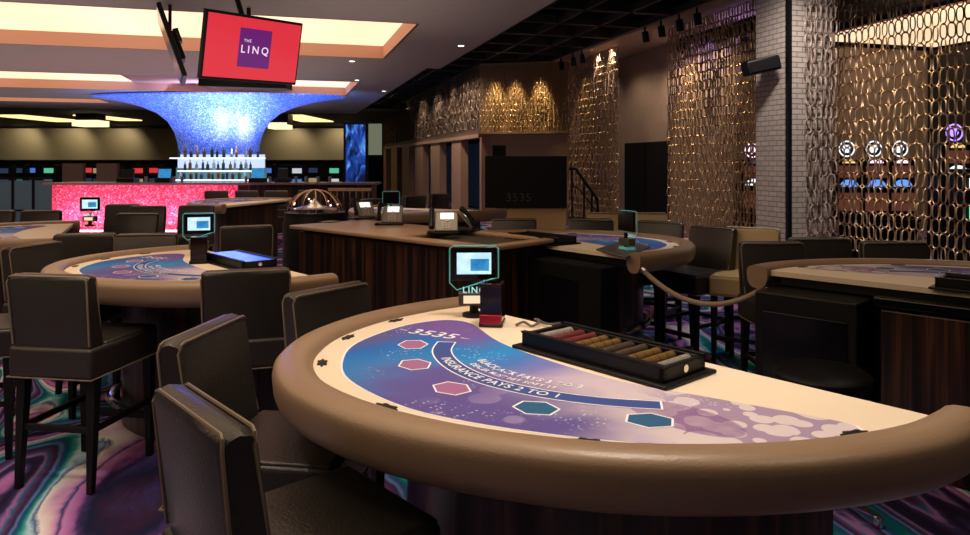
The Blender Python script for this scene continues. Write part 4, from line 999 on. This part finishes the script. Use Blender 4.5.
# ---------------------------------------------------------------- right side objects
# black cabinet on tan base
t = thing('stage_cabinet', 'large black cabinet with faint 3535 lettering before the gold wall', 'cabinet', Q(526, 15.5), -TH)
zt, zb = ZV(156, 15.5), ZV(208, 15.5); ww = 82*15.5/F
MB().box((0, .35, (zt+zb)/2), (ww, .7, zt-zb)).build('body', black, t, bevel=.01)
MB().box((.1, .3, zb/2), (ww-.25, .5, zb)).build('plinth', mat('tan_laminate', (.50, .34, .15), .6), t, bevel=.01, label='tan base')
mb = MB(); v_, f_ = text2d('3535', .26, spacing=1.1); mb.add(v_, f_, 0, Matrix.Translation((-.16, -.004, zb+.22)) @ XR); mb.build('lettering', mat('dark_grey_letters', (.05, .047, .05), .5), t, smooth=False)
t = thing('speaker', 'small black loudspeaker box on top of the black cabinet', 'speaker', Q(499, 15.7, zt), -TH)
MB().box((0, .15, .12), (.30, .3, .24)).build('housing', black, t, bevel=.01)
MB().box((0, -.002, .12), (.24, .006, .18)).build('grille', blackm, t)
lamp('SPOT', Q(525, 14.2, 3.9), 55, gold, Q(530, 15.6, .2), .1, 60, .8)
# dark doorway in the recess wall
a, b = plane_x(626, 670, 8.18)
d = MB().box((8.17, (a+b)/2, 1.03), (.06, b-a, 2.06)).build('door_1', blackm, smooth=False); struct(d, 'black double door in the brown recess')
MB().box((8.13, (a+b)/2, 1.03), (.02, .03, 2.0)).build('door_gap', blackg, d, smooth=False)
# stair railing
t = thing('stair_railing', 'black metal stair railing beside the black cabinet', 'railing', Q(584, 14.8), -TH)
def sp(u, v): return ((u-584)*14.8/F, 0, ZV(v, 14.8))
MB().tube([sp(569, 169), sp(576, 169), sp(585, 182), sp(597, 199), sp(598, 214)], .03, 8).build('handrail', black, t)
for u, v0 in ((572, 170), (584, 181), (592, 192), (597, 200)): x = sp(u, v0); MB().cyl(x, (x[0], 0, 0), .02).build('post', black, t)
MB().tube([sp(572, 185), sp(580, 190), sp(597, 212)], .015, 6).build('lower_rail', black, t)
# slot machines behind the right screen
wl = gl['white']
slot('slot_machine', 'slot machine with round white topper behind the screen, left of three', Q(845, 12), -TH, gl['amber'], gl['blue'], wl, sc=.86, h=1.66, arcs=True, group='slot machines behind the chain screen')
slot('slot_machine', 'slot machine with round white topper behind the screen, middle of three', Q(872, 12), -TH, gl['pinkw'], gl['blue'], wl, sc=.86, h=1.66, arcs=True, group='slot machines behind the chain screen')
slot('slot_machine', 'slot machine with round white topper behind the screen, right of three', Q(898, 12), -TH, gl['pinkw'], gl['blue'], wl, sc=.86, h=1.66, arcs=True, group='slot machines behind the chain screen')
slot('slot_machine', 'slot machine with violet star topper at the right picture edge', Q(952, 11.2), -TH, gl['amber'], gl['white'], gl['purple'], h=1.9, arcs=True, group='slot machines behind the chain screen')
slot('slot_machine', 'slot machine with green screen at the right picture edge', Q(975, 10.4), -TH, gl['white'], gl['green'], None, h=1.5, group='slot machines behind the chain screen')
slot('slot_machine', 'slot machine with pink-white round topper seen left of the brick column', Q(751, 13), -TH, gl['dim'], gl['white'], gl['pinkw'], h=1.65, arcs=True, group='slot machines behind the chain screen')
lamp('POINT', (11, 10, 3.6), 35, (1, .75, .5), size=.3); lamp('POINT', (8.0, 11.2, 3.7), 14, (.55, .35, 1), size=.2)
MATS.clear()
